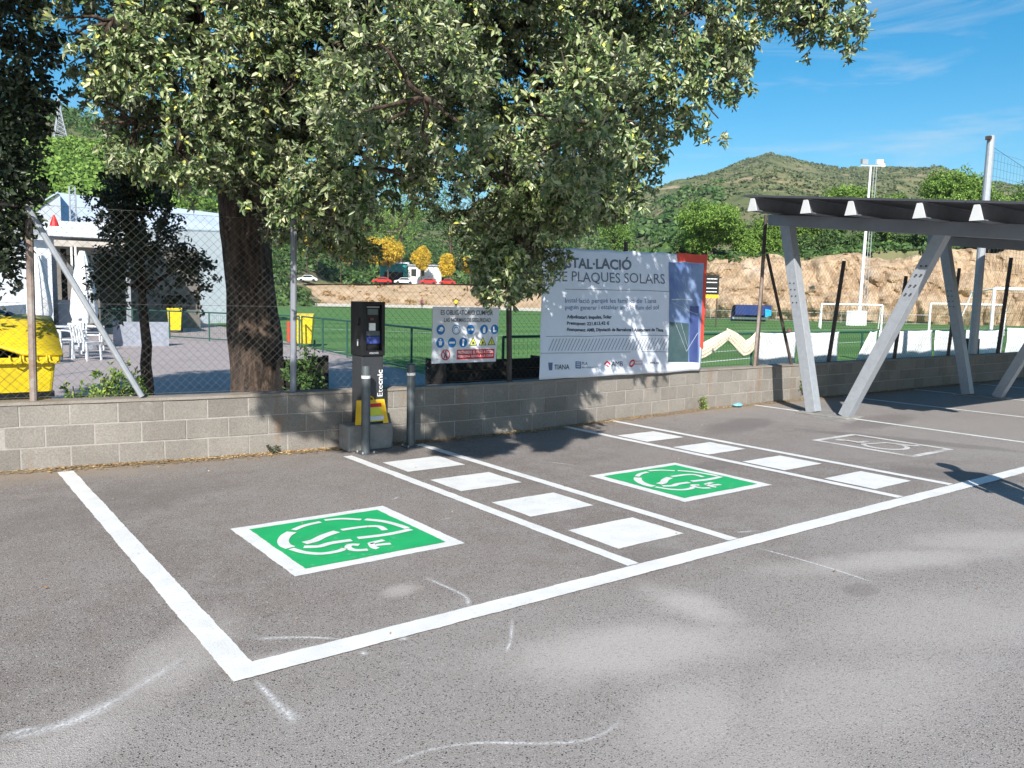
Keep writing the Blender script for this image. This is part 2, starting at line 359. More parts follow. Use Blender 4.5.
M_SKIN = mat('skin', (.45, .26, .18), .5, var=.05)
M_CLOTHD = mat('dark_cloth', (.03, .035, .06), .8, var=.1)

# hillside: dry soil, grass and scrub
h = NT('hillside')
base = h.mix(h.rng(h.noise(.012, 6), .42, .58), (.125, .140, .066), (.195, .185, .098))
base = h.mix(h.rng(h.noise(.09, 7, .7), .50, .62), base, (.060, .082, .036))
base = h.mix(h.rng(h.noise(.028, 4, .6), .60, .66, 0, .85), base, (.34, .245, .16))
vs = h.mapping((0, 0, 0), 0, (.02, .02, .5)); base = h.mix(h.rng(h.noise(1, 3, .5, vs), .64, .67, 0, .7), base, (.38, .29, .20))
h.col(base); h.p.inputs['Roughness'].default_value = 1; h.p.inputs['Specular IOR Level'].default_value = .05; M_HILL = h.m
# cut rock face
k = NT('cut_rock')
vs = k.mapping((0, 0, 0), .6, (1, 1, .45))
base = k.mix(k.rng(k.noise(.7, 9, .72, vs), .36, .62), (.31, .205, .120), (.54, .40, .265))
base = k.mix(k.rng(k.noise(.16, 5), .56, .7, 0, .7), base, (.60, .48, .38))
base = k.mix(k.rng(k.noise(.28, 6, .7), .66, .72, 0, .8), base, (.10, .115, .05))
k.col(base); k.p.inputs['Roughness'].default_value = 1; k.bump(k.noise(1.6, 10, .75, vs), 1, .35); M_ROCK = k.m
# artificial turf with mown stripes
t_ = NT('turf')
wv = t_.N.new('ShaderNodeTexWave'); wv.inputs['Scale'].default_value = .055; wv.bands_direction = 'Y'; wv.wave_profile = 'SIN'; t_.L.new(t_.o, wv.inputs['Vector'])
base = t_.mix(t_.rng(wv.outputs['Fac'], .45, .55), (.085, .175, .055), (.11, .215, .068))
base = t_.mix(1.0, base, t_.rng(t_.noise(30, 4), .3, .7, .8, 1.15), 'MULTIPLY')
t_.col(base); t_.p.inputs['Roughness'].default_value = .9; t_.p.inputs['Specular IOR Level'].default_value = .1; t_.bump(t_.noise(160, 3), .4, .01); M_TURF = t_.m
M_FLINE = mat('pitch_line', (.75, .78, .75), .8, var=.05)
#STRUCT
# ================================================================= STRUCTURE
def struct(o): return tag(o, kind='structure')
def hnoise(x, y, s=.02): return mnoise.fractal(Vector((x*s, y*s, 3.1)), 1.0, 2.0, 5)

# terrain sheet: flat near the car park, rising into the hills; polar grid reaching the horizon
ridge = [(-4000, 90, 350, 230), (-900, 90, 320, 170), (-200, 90, 300, 120), (40, 80, 270, 104), (120, 80, 270, 124), (220, 120, 320, 175), (350, 172, 480, 205), (500, 175, 560, 214), (560, 160, 650, 212), (610, 135, 800, 202),
         (660, 105, 900, 186), (700, 101, 920, 176), (735, 101, 950, 165), (762, 101, 960, 158.5), (790, 101, 960, 164), (830, 102, 1000, 171.5), (862, 103, 1050, 168.5), (890, 104, 1050, 168), (925, 106, 1050, 172), (960, 110, 1050, 180), (1010, 114, 1000, 188), (1100, 120, 900, 200), (1500, 140, 900, 230), (4000, 200, 900, 270)]
def az_of(px): r = ray(px, 300.0); return math.atan2(r[0], r[1])
rid = [(az_of(p), r0, r1, EYE + r1*(lambda r: r[2]/math.hypot(r[0], r[1]))(ray(p, y))) for p, r0, r1, y in ridge]
cliffH = [(az_of(p), h_) for p, h_ in [(560, 0.5), (640, 3), (675, 5.5), (700, 6.6), (800, 7.2), (860, 8.0), (930, 8.3), (1024, 9.0), (1200, 9)]]
def lerp_tab(tab, x, j):
    if x <= tab[0][0]: return tab[0][j]
    for A, B in zip(tab, tab[1:]):
        if x <= B[0]:
            t = (x-A[0])/(B[0]-A[0]); return A[j]*(1-t) + B[j]*t
    return tab[-1][j]
def terrain_z(x, y):
    r = math.hypot(x, y); az = math.atan2(x, y)
    if az < -1.9: az = -1.9
    r0, r1, zr = lerp_tab(rid, az, 1), lerp_tab(rid, az, 2), lerp_tab(rid, az, 3)
    z0 = lerp_tab(cliffH, az, 1) if az > cliffH[0][0] else 0.4
    if az > cliffH[-1][0]: z0 = 9
    fade = 1.0 if y > -40 else max(0, 1 + (y+40)/60)
    if r < r0-.5: return -.04
    if r < r0+.5: z = z0
    elif r < r1:
        t = (r-r0)/(r1-r0); z = z0 + (zr-z0)*(.86*t + .14*t*t*(3-2*t))
    else:
        z = zr - (r-r1)*.12
    n = hnoise(x, y, .008)*min(1, max(0, (r-r0)/200))
    g = abs(hnoise(x+300, y, .0045))
    z += (n*9 - g*16 + 1)*min(1, max(0, (r-r0)/250))*min(1, max(.0, abs(r1-r)/200)) + hnoise(x, y, .09)*min(.8, max(0, (r-r0)*.05)) + 1.5*hnoise(x, y, .035)*min(1, max(0, (r-r1+150)/150))
    return max(-.04, z*fade)
V = [(0, 0, -.04)]; F = []
azs = np.radians(np.concatenate([np.arange(-180, -12, 6), np.arange(-12, 90, .45), np.arange(90, 180, 6)]))
rs = list(np.concatenate([[5, 20, 50, 70], np.arange(78, 200, 3.), np.arange(200, 700, 12.), np.arange(700, 1200, 18.), [1300, 1500, 2000, 3000, 4500]]))
na = len(azs)
for r in rs:
    for q in azs: x, y = r*math.sin(q), r*math.cos(q); V.append((x, y, terrain_z(x, y)))
for i in range(na): F.append((0, 1+i, 1+(i+1) % na))
for j in range(len(rs)-1):
    for i in range(na): F.append((1+j*na+i, 1+(j+1)*na+i, 1+(j+1)*na+(i+1) % na, 1+j*na+(i+1) % na))
mb = MB(); mb.add(V, F); struct(mb.build('terrain', M_HILL, smooth=True))

mb = MB(); mb.flat([(-45, -30, 0), (70, -30, 0), (70, 8.45, 0), (9, 8.45, 0), (5.5, 8.2, 0), (3, 8.35, 0), (.64, 8.75, 0), (-6, 9.1, 0), (-45, 9.1, 0)]); struct(mb.build('car_park', M_ASPH))
mb = MB(); mb.flat([(-30, 9.1, .018), (-6, 9.08, .018), (-2, 8.92, .018), (.64, 8.67, .018), (2.3, 8.39, .018), (4, 8.22, .018), (5.5, 8.13, .018), (8.25, 8.3, .018), (8.4, 11.5, .018), (10.25, 24, .018), (14, 50, .018), (-30, 50, .018)]); struct(mb.build('paved_plaza', M_PAVE))
pitch_poly = [(8.4, 8.45), (60, 8.45), (150, 20), (128, 62), (88, 74), (87, 132), (78, 150), (22, 158), (14, 50), (10.25, 24), (8.4, 11.5)]
mb = MB(); mb.flat([(x, y, -.004) for x, y in pitch_poly]); struct(mb.build('football_pitch', M_TURF))
mb = MB()
def pl(p, q, w=.12):
    p, q = gz(*p), gz(*q); mb.strip([p, q], w, z=.003)
pl((690, 363.5), (752, 358)); pl((700, 353), (760, 349), .10); pl((300, 328), (520, 336), .14); pl((215, 344), (345, 352), .12); pl((690, 331.5), (1024, 327.5), .16); pl((800, 345), (1000, 335), .12)
struct(mb.build('pitch_lines', M_FLINE))
# light footpath along the far side of the pitch, then a bank that climbs to the road
mb = MB(); P0 = [gd(x, d) for x, d in [(215, 128), (300, 132), (380, 134), (450, 132), (560, 124), (640, 112)]]; P1 = [gd(x, d) for x, d in [(215, 152), (300, 160), (380, 164), (450, 158), (560, 148), (640, 128)]]
mb.add([(p.x, p.y, .02) for p in P0] + [(p.x, p.y, .25) for p in P1], [(i, i+1, i+7, i+6) for i in range(5)]); struct(mb.build('gravel_path', mat('pale_gravel', (.62, .56, .47), .95, var=.08, scale=.4)))
mb = MB(); nx, ny = 46, 7; V = []
for i in range(nx):
    px = 200 + i*10
    for j in range(ny):
        t = j/(ny-1); p = gd(px, (160 if px < 520 else 160-(px-520)*.27) + 16*t)
        V.append((p.x, p.y, .1 + (hz(px, 284, 176)-.1)*t + (hnoise(p.x, p.y, .12)*.5 if 0 < j < ny-1 else 0)))
mb.add(V, [(i*ny+j, (i+1)*ny+j, (i+1)*ny+j+1, i*ny+j+1) for i in range(nx-1) for j in range(ny-1)]); struct(mb.build('earth_bank', mat('dry_bank', (.30, .215, .12), .95, col2=(.50, .36, .24), scale=.35, bump=.6, bscale=3)))
mb = MB(); mb.add([tuple(gd(px, d, hz(px, 284, 176)-.02)) for px in (190, 420, 650) for d in (175.5, 196)], [(0, 2, 3, 1), (2, 4, 5, 3)]); struct(mb.build('upper_road', mat('grey_road', (.22, .21, .20), .95)))

# quarried cliff behind the pitch
cl = [(655, 99), (680, 98), (706, 97), (750, 96), (800, 96), (850, 97), (885, 98), (930, 99), (980, 102), (1030, 106), (1120, 112), (1250, 120)]
V = []; nu, nv = 520, 38
for i in range(nu):
    px = 655 + (1250-655)*i/(nu-1); d = lerp_tab(cl, px, 1); az = az_of(px); Ht = lerp_tab(cliffH, az, 1)*1.02
    for j in range(nv):
        t = j/(nv-1); p = gd(px, d + 5.5*t**1.6 - (3.2*math.exp(-((t-.18)/.16)**2)*.4))
        w = Vector((p.x*.16, p.y*.16, t*1.3)); n = mnoise.fractal(w, .9, 2.1, 6); n2 = mnoise.noise(Vector((p.x*.045, p.y*.045, .7+t*.4)))
        rad = Vector((p.x, p.y, 0)).normalized()
        q = p + rad*(n*1.5 + n2*2.4)*(abs(math.sin(PI*min(1, t*1.05)))**.4 if 0 < t < 1 else 0) + rad*(abs(mnoise.noise(Vector((p.x*.5, p.y*.5, t*1.6))))*-1.9 + mnoise.fractal(Vector((p.x*1.1, p.y*1.1, t*4)), .8, 2.1, 4)*.40 if 0 < j < nv-1 else 0)
        V.append((q.x, q.y, -.1 + Ht*(t**.85) + (n*1.1 if t > .5 else 0)))
mb = MB(); mb.add(V, [(i*nv+j, (i+1)*nv+j, (i+1)*nv+j+1, i*nv+j+1) for i in range(nu-1) for j in range(nv-1)]); struct(mb.build('rock_cliff', M_ROCK))

# ---- road markings
Z1, Z2, Z3 = .004, .008, .012
def rect_mb(x0, x1, y0, y1, z, mbx=None):
    m_ = mbx or MB(); m_.flat([(x0, y0, z), (x1, y0, z), (x1, y1, z), (x0, y1, z)]); return m_
def soft_rect(x0, x1, y0, y1, z, m_=None):   # slightly wavering hand-painted edges
    m_ = m_ or MB(); n = max(2, int(max(x1-x0, y1-y0)/.08)); P = []
    c = [(x0, y0), (x1, y0), (x1, y1), (x0, y1)]
    for (ax, ay), (bx, by) in zip(c, c[1:]+c[:1]):
        L = math.hypot(bx-ax, by-ay); n = max(2, int(L/.025))
        for i in range(n):
            t = i/n; nx_, ny_ = (by-ay)/L, -(bx-ax)/L; o = mnoise.noise(Vector((ax+(bx-ax)*t, ay+(by-ay)*t, 1.7))*6)*.006 + mnoise.noise(Vector((ax+(bx-ax)*t, ay+(by-ay)*t, 4.7))*34)*.005
            P.append((ax+(bx-ax)*t+nx_*o, ay+(by-ay)*t+ny_*o, z))
    m_.flat(P); return m_
lines = [('parking_line', 1.055, 1.185, 3.42, 8.25, Z1), ('parking_line', 3.57, 3.67, 3.49, 7.62, Z1), ('parking_line', 4.56, 4.66, 3.49, 7.85, Z1), ('parking_line', 6.87, 6.97, 3.49, 8.0, Z1), ('parking_line', 7.80, 7.90, 3.49, 8.1, Z1)]
for nm, x0, x1, y0, y1, z in lines: struct(soft_rect(x0, x1, y0, y1, z).build(nm, M_WHITE))
struct(soft_rect(1.055, 24, 3.325, 3.47, Z2).build('front_line', M_WHITE))
for x in (11.18, 13.85, 16.45, 19.1, 21.7): struct(soft_rect(x, x+.09, 3.6, 8.2, Z1).build('bay_line', M_WHITE2 if x < 0 else M_WHITE))
for x0 in (3.77, 7.02):
    for i, yc in enumerate((6.88, 5.96, 4.99, 4.04)): struct(soft_rect(x0, x0+.655, yc-.26, yc+.255, Z1).build('crossing_block', M_WHITE))
strokes = [([(283,152),(258,166),(246,187),(254,205),(278,214)], 17), ([(290,144),(330,126),(396,112)], 10), ([(412,105),(480,98),(556,103)], 9), ([(572,102),(640,108),(695,122),(738,137)], 11),
           ([(752,141),(700,154),(640,165),(542,176)], 12), ([(460,150),(405,168),(375,186),(332,196)], 15), ([(330,211),(395,210),(430,196),(518,184)], 12), ([(478,144),(560,131),(628,127),(650,145)], 10),
           ([(280,218),(330,234),(400,240),(470,228),(492,217)], 10), ([(548,203),(510,201),(500,214),(530,226),(582,222)], 10), ([(590,197),(645,184)], 9), ([(612,204),(672,198)], 9), ([(594,195),(604,214),(622,217)], 10)]
for bx, by, nm in ((2.375, 5.04, 0), (5.745, 5.0, 1)):
    struct(soft_rect(bx-.60, bx+.60, by-.60, by+.58, Z1).build('charging_bay_border', M_WHITE))
    struct(soft_rect(bx-.50, bx+.50, by-.51, by+.485, Z2).build('charging_bay_panel', M_GREEN))
    mb = MB()
    for ps, w in strokes:
        P = [gz(220+x/3.938, 495+y/3.938) for x, y in ps]; P = [Vector((p.x-2.375+bx, p.y-5.04+by, 0)) for p in P]
        Q = []
        for p, q in zip(P, P[1:]): Q += [p.lerp(q, t) for t in (0, .25, .5, .75)]
        Q.append(P[-1])
        for _ in range(3): Q = [Q[0]] + [(Q[i-1]+Q[i]*2+Q[i+1])/4 for i in range(1, len(Q)-1)] + [Q[-1]]
        mb.strip(Q, .0042*w + .004, z=Z3)
    struct(mb.build('charging_symbol', M_WHITE))
mb = MB()   # faded wheelchair bay symbol
for x0, x1, y0, y1 in ((8.92, 9.86, 5.58, 5.66), (8.92, 9.86, 4.38, 4.46), (8.92, 9.0, 4.46, 5.58), (9.79, 9.87, 4.46, 5.58)): rect_mb(x0, x1, y0, y1, Z1, mb)
cx, cy = 9.36, 4.95
mb.strip([(cx+.24*math.cos(t), cy+.24*math.sin(t), 0) for t in np.linspace(2.0, 6.6, 16)], .06, z=Z1)
mb.strip([(9.28, 5.42, 0), (9.30, 5.12, 0), (9.56, 5.05, 0), (9.64, 4.75, 0), (9.72, 4.72, 0)], .07, z=Z2); mb.strip([(9.22, 5.24, 0), (9.44, 5.22, 0)], .05, z=Z3)
mb.add([(9.27+.07*math.cos(t), 5.48+.06*math.sin(t), Z1) for t in np.linspace(0, 2*PI, 12, endpoint=False)], [tuple(range(12))])
struct(mb.build('wheelchair_bay_symbol', M_WHITE2))
mb = MB(); fades = []   # overspray and chalk strokes
for ps, w in [([(254, 680), (275, 702), (298, 727)], (.014, .03, .065)), ([(250, 640), (300, 638), (345, 640)], (.03, .02, .01)), ([(0, 742), (90, 715), (190, 655)], (.03, .06, .03)), ([(425, 578), (452, 590), (466, 598), (469, 608)], .022), ([(385, 767), (430, 751), (480, 744), (560, 744), (600, 736), (624, 718)], .016), ([(0, 740), (22, 732), (42, 728)], .03),
              ([(756, 548), (800, 560), (840, 572), (876, 584)], .018), ([(398, 640), (410, 639)], .03), ([(360, 652), (368, 656)], .03), ([(512, 620), (511, 640), (505, 655)], .014), ([(735, 533), (760, 531)], .03),
              ([(545, 462), (580, 466)], .02), ([(392, 500), (400, 497)], .02), ([(440, 520), (455, 518)], .015)]:
    Q = [gz(x, y) for x, y in ps]
    R_2 = []
    for i in range(len(Q)-1):
        for t in np.linspace(0, 1, 9)[:-1]:
            p0, p1, p2, p3 = Q[max(0, i-1)], Q[i], Q[i+1], Q[min(len(Q)-1, i+2)]
            R_2.append(.5*((2*p1) + (p2-p0)*t + (2*p0-5*p1+4*p2-p3)*t*t + (3*p1-p0-3*p2+p3)*t**3))
    R_2.append(Q[-1]); n_ = len(R_2); wv_ = np.interp(np.linspace(0, 1, n_), np.linspace(0, 1, len(w) if hasattr(w, '__len__') else 2), w if hasattr(w, '__len__') else (w, w))
    V = []; base_i = len(mb.v)
    for i, p in enumerate(R_2):
        d_ = (R_2[min(i+1, n_-1)]-R_2[max(0, i-1)]); d_.z = 0; d_.normalize(); nn = Vector((-d_.y, d_.x, 0))
        for j in range(5): V.append(p + nn*(j/4-.5)*wv_[i]*2.0 + Vector((0, 0, Z1))); fades.append((1-abs(j/2-1))*min(1, i/4+.15, (n_-1-i)/4+.0))
    mb.add(V, [(i*5+j, (i+1)*5+j, (i+1)*5+j+1, i*5+j+1) for i in range(n_-1) for j in range(4)])
o = struct(mb.build('spray_marks', M_CHALK)); at_ = o.data.attributes.new('fade', 'FLOAT', 'POINT'); at_.data.foreach_set('value', fades)
mb = MB()   # feet pads and cable trench patches beneath the carport
mb.flat([(*gz(x, y)[:2], .0025) for x, y in ((808, 416), (822, 408), (862, 418), (850, 424))]); struct(mb.build('concrete_pad', M_CONC))

# ================================================================= BLOCK WALL
WP = [(-6, 8.95), (-2, 8.80), (.64, 8.55), (2.3, 8.27), (4.0, 8.10), (5.5, 8.0), (6.8, 8.06), (8.4, 8.2), (10.1, 8.34), (14, 8.36), (21, 8.36), (40, 8.36)]
def wy(x): return lerp_tab(WP, x, 1)
wall = empty('block_wall', (5, 8.3, 0), 'low grey concrete block wall running along the back of the parking bays', 'wall')
mb = MB(); bl = MB(); x = -6.0
while x < 34:
    x2 = x + .4
    bl_y0, bl_y1 = wy(x), wy(x2)
    mb.add([(x, bl_y0+.005, -.05), (x2, bl_y1+.005, -.05), (x2, bl_y1+.005, .60), (x, bl_y0+.005, .60), (x, bl_y0+.2, -.05), (x2, bl_y1+.2, -.05), (x2, bl_y1+.2, .60), (x, bl_y0+.2, .60)],
           [(0, 1, 2, 3), (4, 7, 6, 5), (3, 2, 6, 7)])
    x = x2
mb.build('mortar_core', M_MORTAR, wall)
for c_ in range(3):
    x = -6.0 + (.2 if c_ % 2 else 0)
    while x < 34:
        g = .006; xa, xb = x+g, x+.4-g; ya, yb = wy(xa), wy(xb); z0, z1 = .006+c_*.2, .194+c_*.2; o = random.uniform(-.002, .003)
        bl.add([(xa, ya+o, z0), (xb, yb+o, z0), (xb, yb+o, z1), (xa, ya+o, z1), (xa, ya+.10, z0), (xb, yb+.10, z0), (xb, yb+.10, z1), (xa, ya+.10, z1)],
               [(0, 1, 2, 3), (0, 3, 7, 4), (1, 5, 6, 2), (3, 2, 6, 7), (0, 4, 5, 1)])
        x += .4
bl.build('blocks', M_BLOCK, wall, bevel=.004)
mb = MB(); xs = list(np.arange(-6, 34.1, .25)); V = []
for x in xs:
    y = wy(x); n1 = mnoise.noise(Vector((x*3, 0, 0)))*.007
    V += [(x, y-.012+n1, .600), (x, y-.010+n1, .626+n1*.6), (x, y+.212, .628), (x, y+.212, .600)]
mb.add(V, [(4*i+j, 4*i+4+j, 4*i+4+(j+1) % 4, 4*i+(j+1) % 4) for i in range(len(xs)-1) for j in range(4)]); mb.build('coping', M_COPE, wall)

mb = MB(); fd = []; V = []; xs = list(np.arange(-5, 24, .2))
for x in xs:
    for j, (o_, f_) in enumerate(((-.0, 1.0), (-.10, .75), (-.22, .35), (-.38, .0))): V.append((x, wy(x)+.005+o_, .0032)); fd.append(f_)
mb.add(V, [(4*i+j, 4*i+j+1, 4*i+5+j, 4*i+4+j) for i in range(len(xs)-1) for j in range(3)])
o = struct(mb.build('wall_foot_dirt', M_DIRT)); at_ = o.data.attributes.new('fade', 'FLOAT', 'POINT'); at_.data.foreach_set('value', fd)
# ================================================================= FENCES
def fence(nm, label, x0, x1, zt, wires_mat, posts, sag=0, group=None, px=.082, panels=True, rw=.0012, extra=None):
    r = empty(nm, ((x0+x1)/2, wy((x0+x1)/2)+.1, .63), label, 'fence', group)
    H = zt-.64; L = x1-x0; mb = MB(); n = int((L+H)/px)
    def pt(x, z): return (x, wy(x)+.1, z)
    segs = []
    for i in range(n+1):
        for s in (1, -1):
            a0 = x0 - H + i*px if s > 0 else x0 + i*px
            z_at = lambda x: .64 + (x-a0) if s > 0 else .64 - (x-a0)
            xa, xb = (max(x0, a0), min(x1, a0+H)) if s > 0 else (max(x0, a0-H), min(x1, a0))
            if xb-xa < .01: continue
            k_ = max(2, int((xb-xa)/1.2)+2); P = [pt(q, z_at(q)) for q in np.linspace(xa, xb, k_)]
            mb.tube(P, rw, 3, False)
    for z in (.66, (.64+zt)/2, zt): mb.tube([pt(q, z) for q in np.linspace(x0, x1, max(2, int(L/1.0)+2))], rw*1.3, 4, False)
    mb.build('chain_mesh', wires_mat, r)
    for (xb, xt, z1, rad, m_) in posts:
        p = MB(); p.tube([(xb, wy(xb)+.10, .60), (xt, wy(xt)+.10, z1)], rad, 10); p.build('post', m_, r)
    return r
f1 = fence('chain_link_fence', 'pale galvanised chain-link fence with rusty posts behind the yellow container and the big tree', -5, 4.9, 2.42, M_WIRE, [(.93, .95, 2.44, .034, M_RUSTP), (3.3, 3.32, 2.6, .034, M_STEELD), (-2.4, -2.4, 2.4, .034, M_RUSTP)])
mb = MB(); mb.tube([(.93, wy(1)+.06, 2.40), (1.82, wy(1.9)+.06, .64)], .028, 8); mb.build('brace', M_GALV, f1)
mb = MB(); mb.tube([(-2.4, wy(-2.4)+.1, 2.40), (.87, wy(.9)+.1, 2.41)], .022, 8); mb.build('top_rail', M_RUSTP, f1)
f2 = fence('chain_link_fence', 'dark chain-link fence carrying the safety sign and the big banner', 4.92, 11.2, 2.30, M_WIREB, [(6.08, 6.04, 1.75, .036, M_POSTD), (8.2, 8.2, 2.5, .03, M_POSTD), (10.05, 10.05, 2.45, .03, M_POSTD)])
f3 = fence('chain_link_fence', 'brown chain-link fence with leaning posts behind the carport legs', 11.3, 19.5, 2.45, M_WIREB, [(11.55, 11.6, 3.15, .030, M_POSTD), (13.73, 14.05, 2.5, .036, M_POSTD), (16.1, 16.35, 2.3, .036, M_POSTD), (18.4, 18.62, 2.55, .036, M_POSTD)], px=.1, rw=.0012)
for a_, b_, m_ in (((11.53, 2.5), (11.43, .60), M_RUSTP), ((11.62, 2.5), (12.5, .6), M_POSTD)):
    mb = MB(); mb.tube([(a_[0], wy(a_[0])+.05, a_[1]), (b_[0], wy(b_[0])+.05, b_[1])], .026, 8); mb.build('brace', m_, f3)
f4 = fence('chain_link_fence', 'far brown chain-link fence right of the tall concrete mast', 20.2, 30, 2.9, M_WIREB, [(20.9, 21.2, 2.9, .045, M_POSTD), (24.5, 24.8, 2.9, .045, M_POSTD)], px=.12, rw=.0012)

# tall mast for the ball-stop net
r = empty('net_mast', (19.95, 8.6, 0), 'tall round concrete mast standing behind the carport and the block wall', 'mast')
mb = MB(); mb.tube([(19.95, 8.62, 0), (19.98, 8.62, 3.2), (20.02, 8.62, 5.6)], [.10, .09, .08], 14); mb.build('pole', M_GALV, r, smooth=False)
mb = MB(); mb.box(19.86, 19.92, 8.56, 8.68, 5.50, 5.58); mb.build('cable_clamp', M_POSTD, r)
r = empty('ball_stop_net', (25, 8.7, 0), 'fine see-through ball-stop net hanging right of the tall mast', 'net')
mb = MB()
for i in range(70):
    x = 20.1 + i*.18; mb.tube([(x, 8.7, 2.6), (x, 8.7, 5.35-.5*math.sin(min(1, (x-20)/10)*PI)*.6)], .0028, 3, False)
for i in range(16):
    z = 2.6 + i*.18; mb.tube([(20.05, 8.7, z), (32, 8.7, z-.02)], .0028, 3, False)
mb.build('netting', M_WIRE, r)
mb = MB(); mb.tube([(20.05, 8.7, 5.45)] + [(20+2*i, 8.7, 5.45-.6*math.sin(PI*i/6)) for i in range(1, 7)], .006, 4, False); mb.build('top_cable', M_WIRE, r)

# ---- green railings around the pitch
def railing(label, path, pm=M_DGREEN, skip=()):
    r = empty('pitch_railing', (path[0][0], path[0][1], 0), label, 'railing')
    t = MB(); t.tube([(x, y, 1.0) for x, y in path], .024, 8); t.build('top_rail', pm, r)
    t = MB(); t.tube([(x, y, .10) for x, y in path], .018, 6); t.build('bottom_rail', pm, r)
    w = MB()
    for (ax, ay), (bx, by) in zip(path, path[1:]):
        A, B = Vector((ax, ay, 0)), Vector((bx, by, 0)); L = (B-A).length; n = max(1, round(L/2.3))
        for i in range(n+1):
            if i == n and (bx, by) != path[-1]: continue
            p = A.lerp(B, i/n); q = MB(); q.tube([(p.x, p.y, -.02), (p.x, p.y, 1.0)], .026, 8); q.build('post', pm, r)
        for j in range(int(L/.10)):
            p = A.lerp(B, (j+.5)*.1/L); w.tube([(p.x, p.y, .1), (p.x, p.y, 1.0)], .0022, 3, False)
        for z in (.3, .5, .7, .9): w.tube([(ax, ay, z), (bx, by, z)], .0022, 3, False)
    w.build('wire_infill', pm, r); return r
railing('dark green railing between the plaza and the pitch, left of the banner', [(9.95, 24.2), (8.95, 15.6), (8.35, 11.6)])
railing('dark railing hung with white tarps along the near side of the pitch', [(8.45, 11.5), (30, 11.75)])
railing('far green railing beside the small yellow bin', [(9.95, 24.4), (6.0, 34.5), (-1, 35.5)])
railing('low railing at the far side of the pitch under the cliff', [tuple(gd(690, 93)[:2]), tuple(gd(800, 92)[:2]), tuple(gd(930, 94)[:2])], M_GALV)

# ================================================================= CARPORT
r = empty('solar_carport', (11.3, 6.8, 0), 'grey steel solar carport with V-shaped legs at the right', 'carport')
def bz(y): return 2.53 + (y-4.38)*.108      # underside of rafter
for i, X in enumerate((11.24, 16.42, 21.6)):
    m_ = MB(); m_.bar((X, 7.12, .02), (X, 7.78, bz(7.78)+.05), .17, .17, (1, 0, 0)); leg = m_.build('leg', M_GALV, r, bevel=.006)
    m2 = MB(); m2.bar((X+.02, 6.60, .02), (X+.02, 5.35, bz(5.35)+.05), .16, .17, (1, 0, 0)); leg2 = m2.build('leg', M_GALV, r, bevel=.006)
    for lg, a_, b_, ts in ((leg, Vector((X, 7.12, .02)), Vector((X, 7.78, bz(7.78))), (.585, .62, .655, .69)), (leg2, Vector((X+.02, 6.6, .02)), Vector((X+.02, 5.35, bz(5.35))), (.70, .745, .80, .845))):
        for t in ts:
            for dy in (-.035, .035):
                bo = MB(); p = a_.lerp(b_, t); bo.tube([(X-.092, p.y+dy, p.z), (X-.07, p.y+dy, p.z)], .012, 6); bo.build('bolt', M_POSTD, lg)
    m_ = MB(); m_.box(X-.22, X+.24, 6.44, 7.30, .003, .022); m_.build('foot_plate', M_CONC, r, bevel=.004)
    m_ = MB(); m_.prism([(X-.09, 8.08, bz(8.08)), (X-.09, 3.2, bz(3.2)), (X-.09, 3.2, bz(3.2)+.20), (X-.09, 8.08, bz(8.08)+.17)], (.18, 0, 0)); m_.build('rafter', M_STEELD, r, bevel=.006)
for y in (7.86, 6.94, 6.24, 5.29, 4.59, 3.6):
    zb = bz(y)+.175; X0, X1 = 10.45, 25.5
    e = MB(); e.prism([(X0, y-.075, zb), (X0, y+.09, zb), (X0, y+.045, zb+.19), (X0, y-.02, zb+.19)], (.02, 0, 0)); 
    e2 = MB(); e2.box(X0+.02, X1, y-.07, y+.07, zb, zb+.012); e2.box(X0+.02, X1, y-.02, y-.008, zb+.012, zb+.19); e2.box(X0+.02, X1, y-.07, y-.008, zb+.19, zb+.198)
    pu = e2.build('purlin', M_PURL_SHADE, r); e.build('end_plate', M_PURL_LIT, pu)
pn = 0
for (ya, yb) in ((3.1, 4.73), (4.75, 6.38), (6.40, 8.03)):
    for i in range(13):
        xa = 10.44 + i*1.15
        za, zb = bz(ya)+.384, bz(yb)+.384
        m_ = MB(); m_.prism([(xa, ya, za), (xa+1.135, ya, za), (xa+1.135, yb, zb), (xa, yb, zb)], (0, 0, .03)); m_.build('solar_panel', M_PANEL, r)

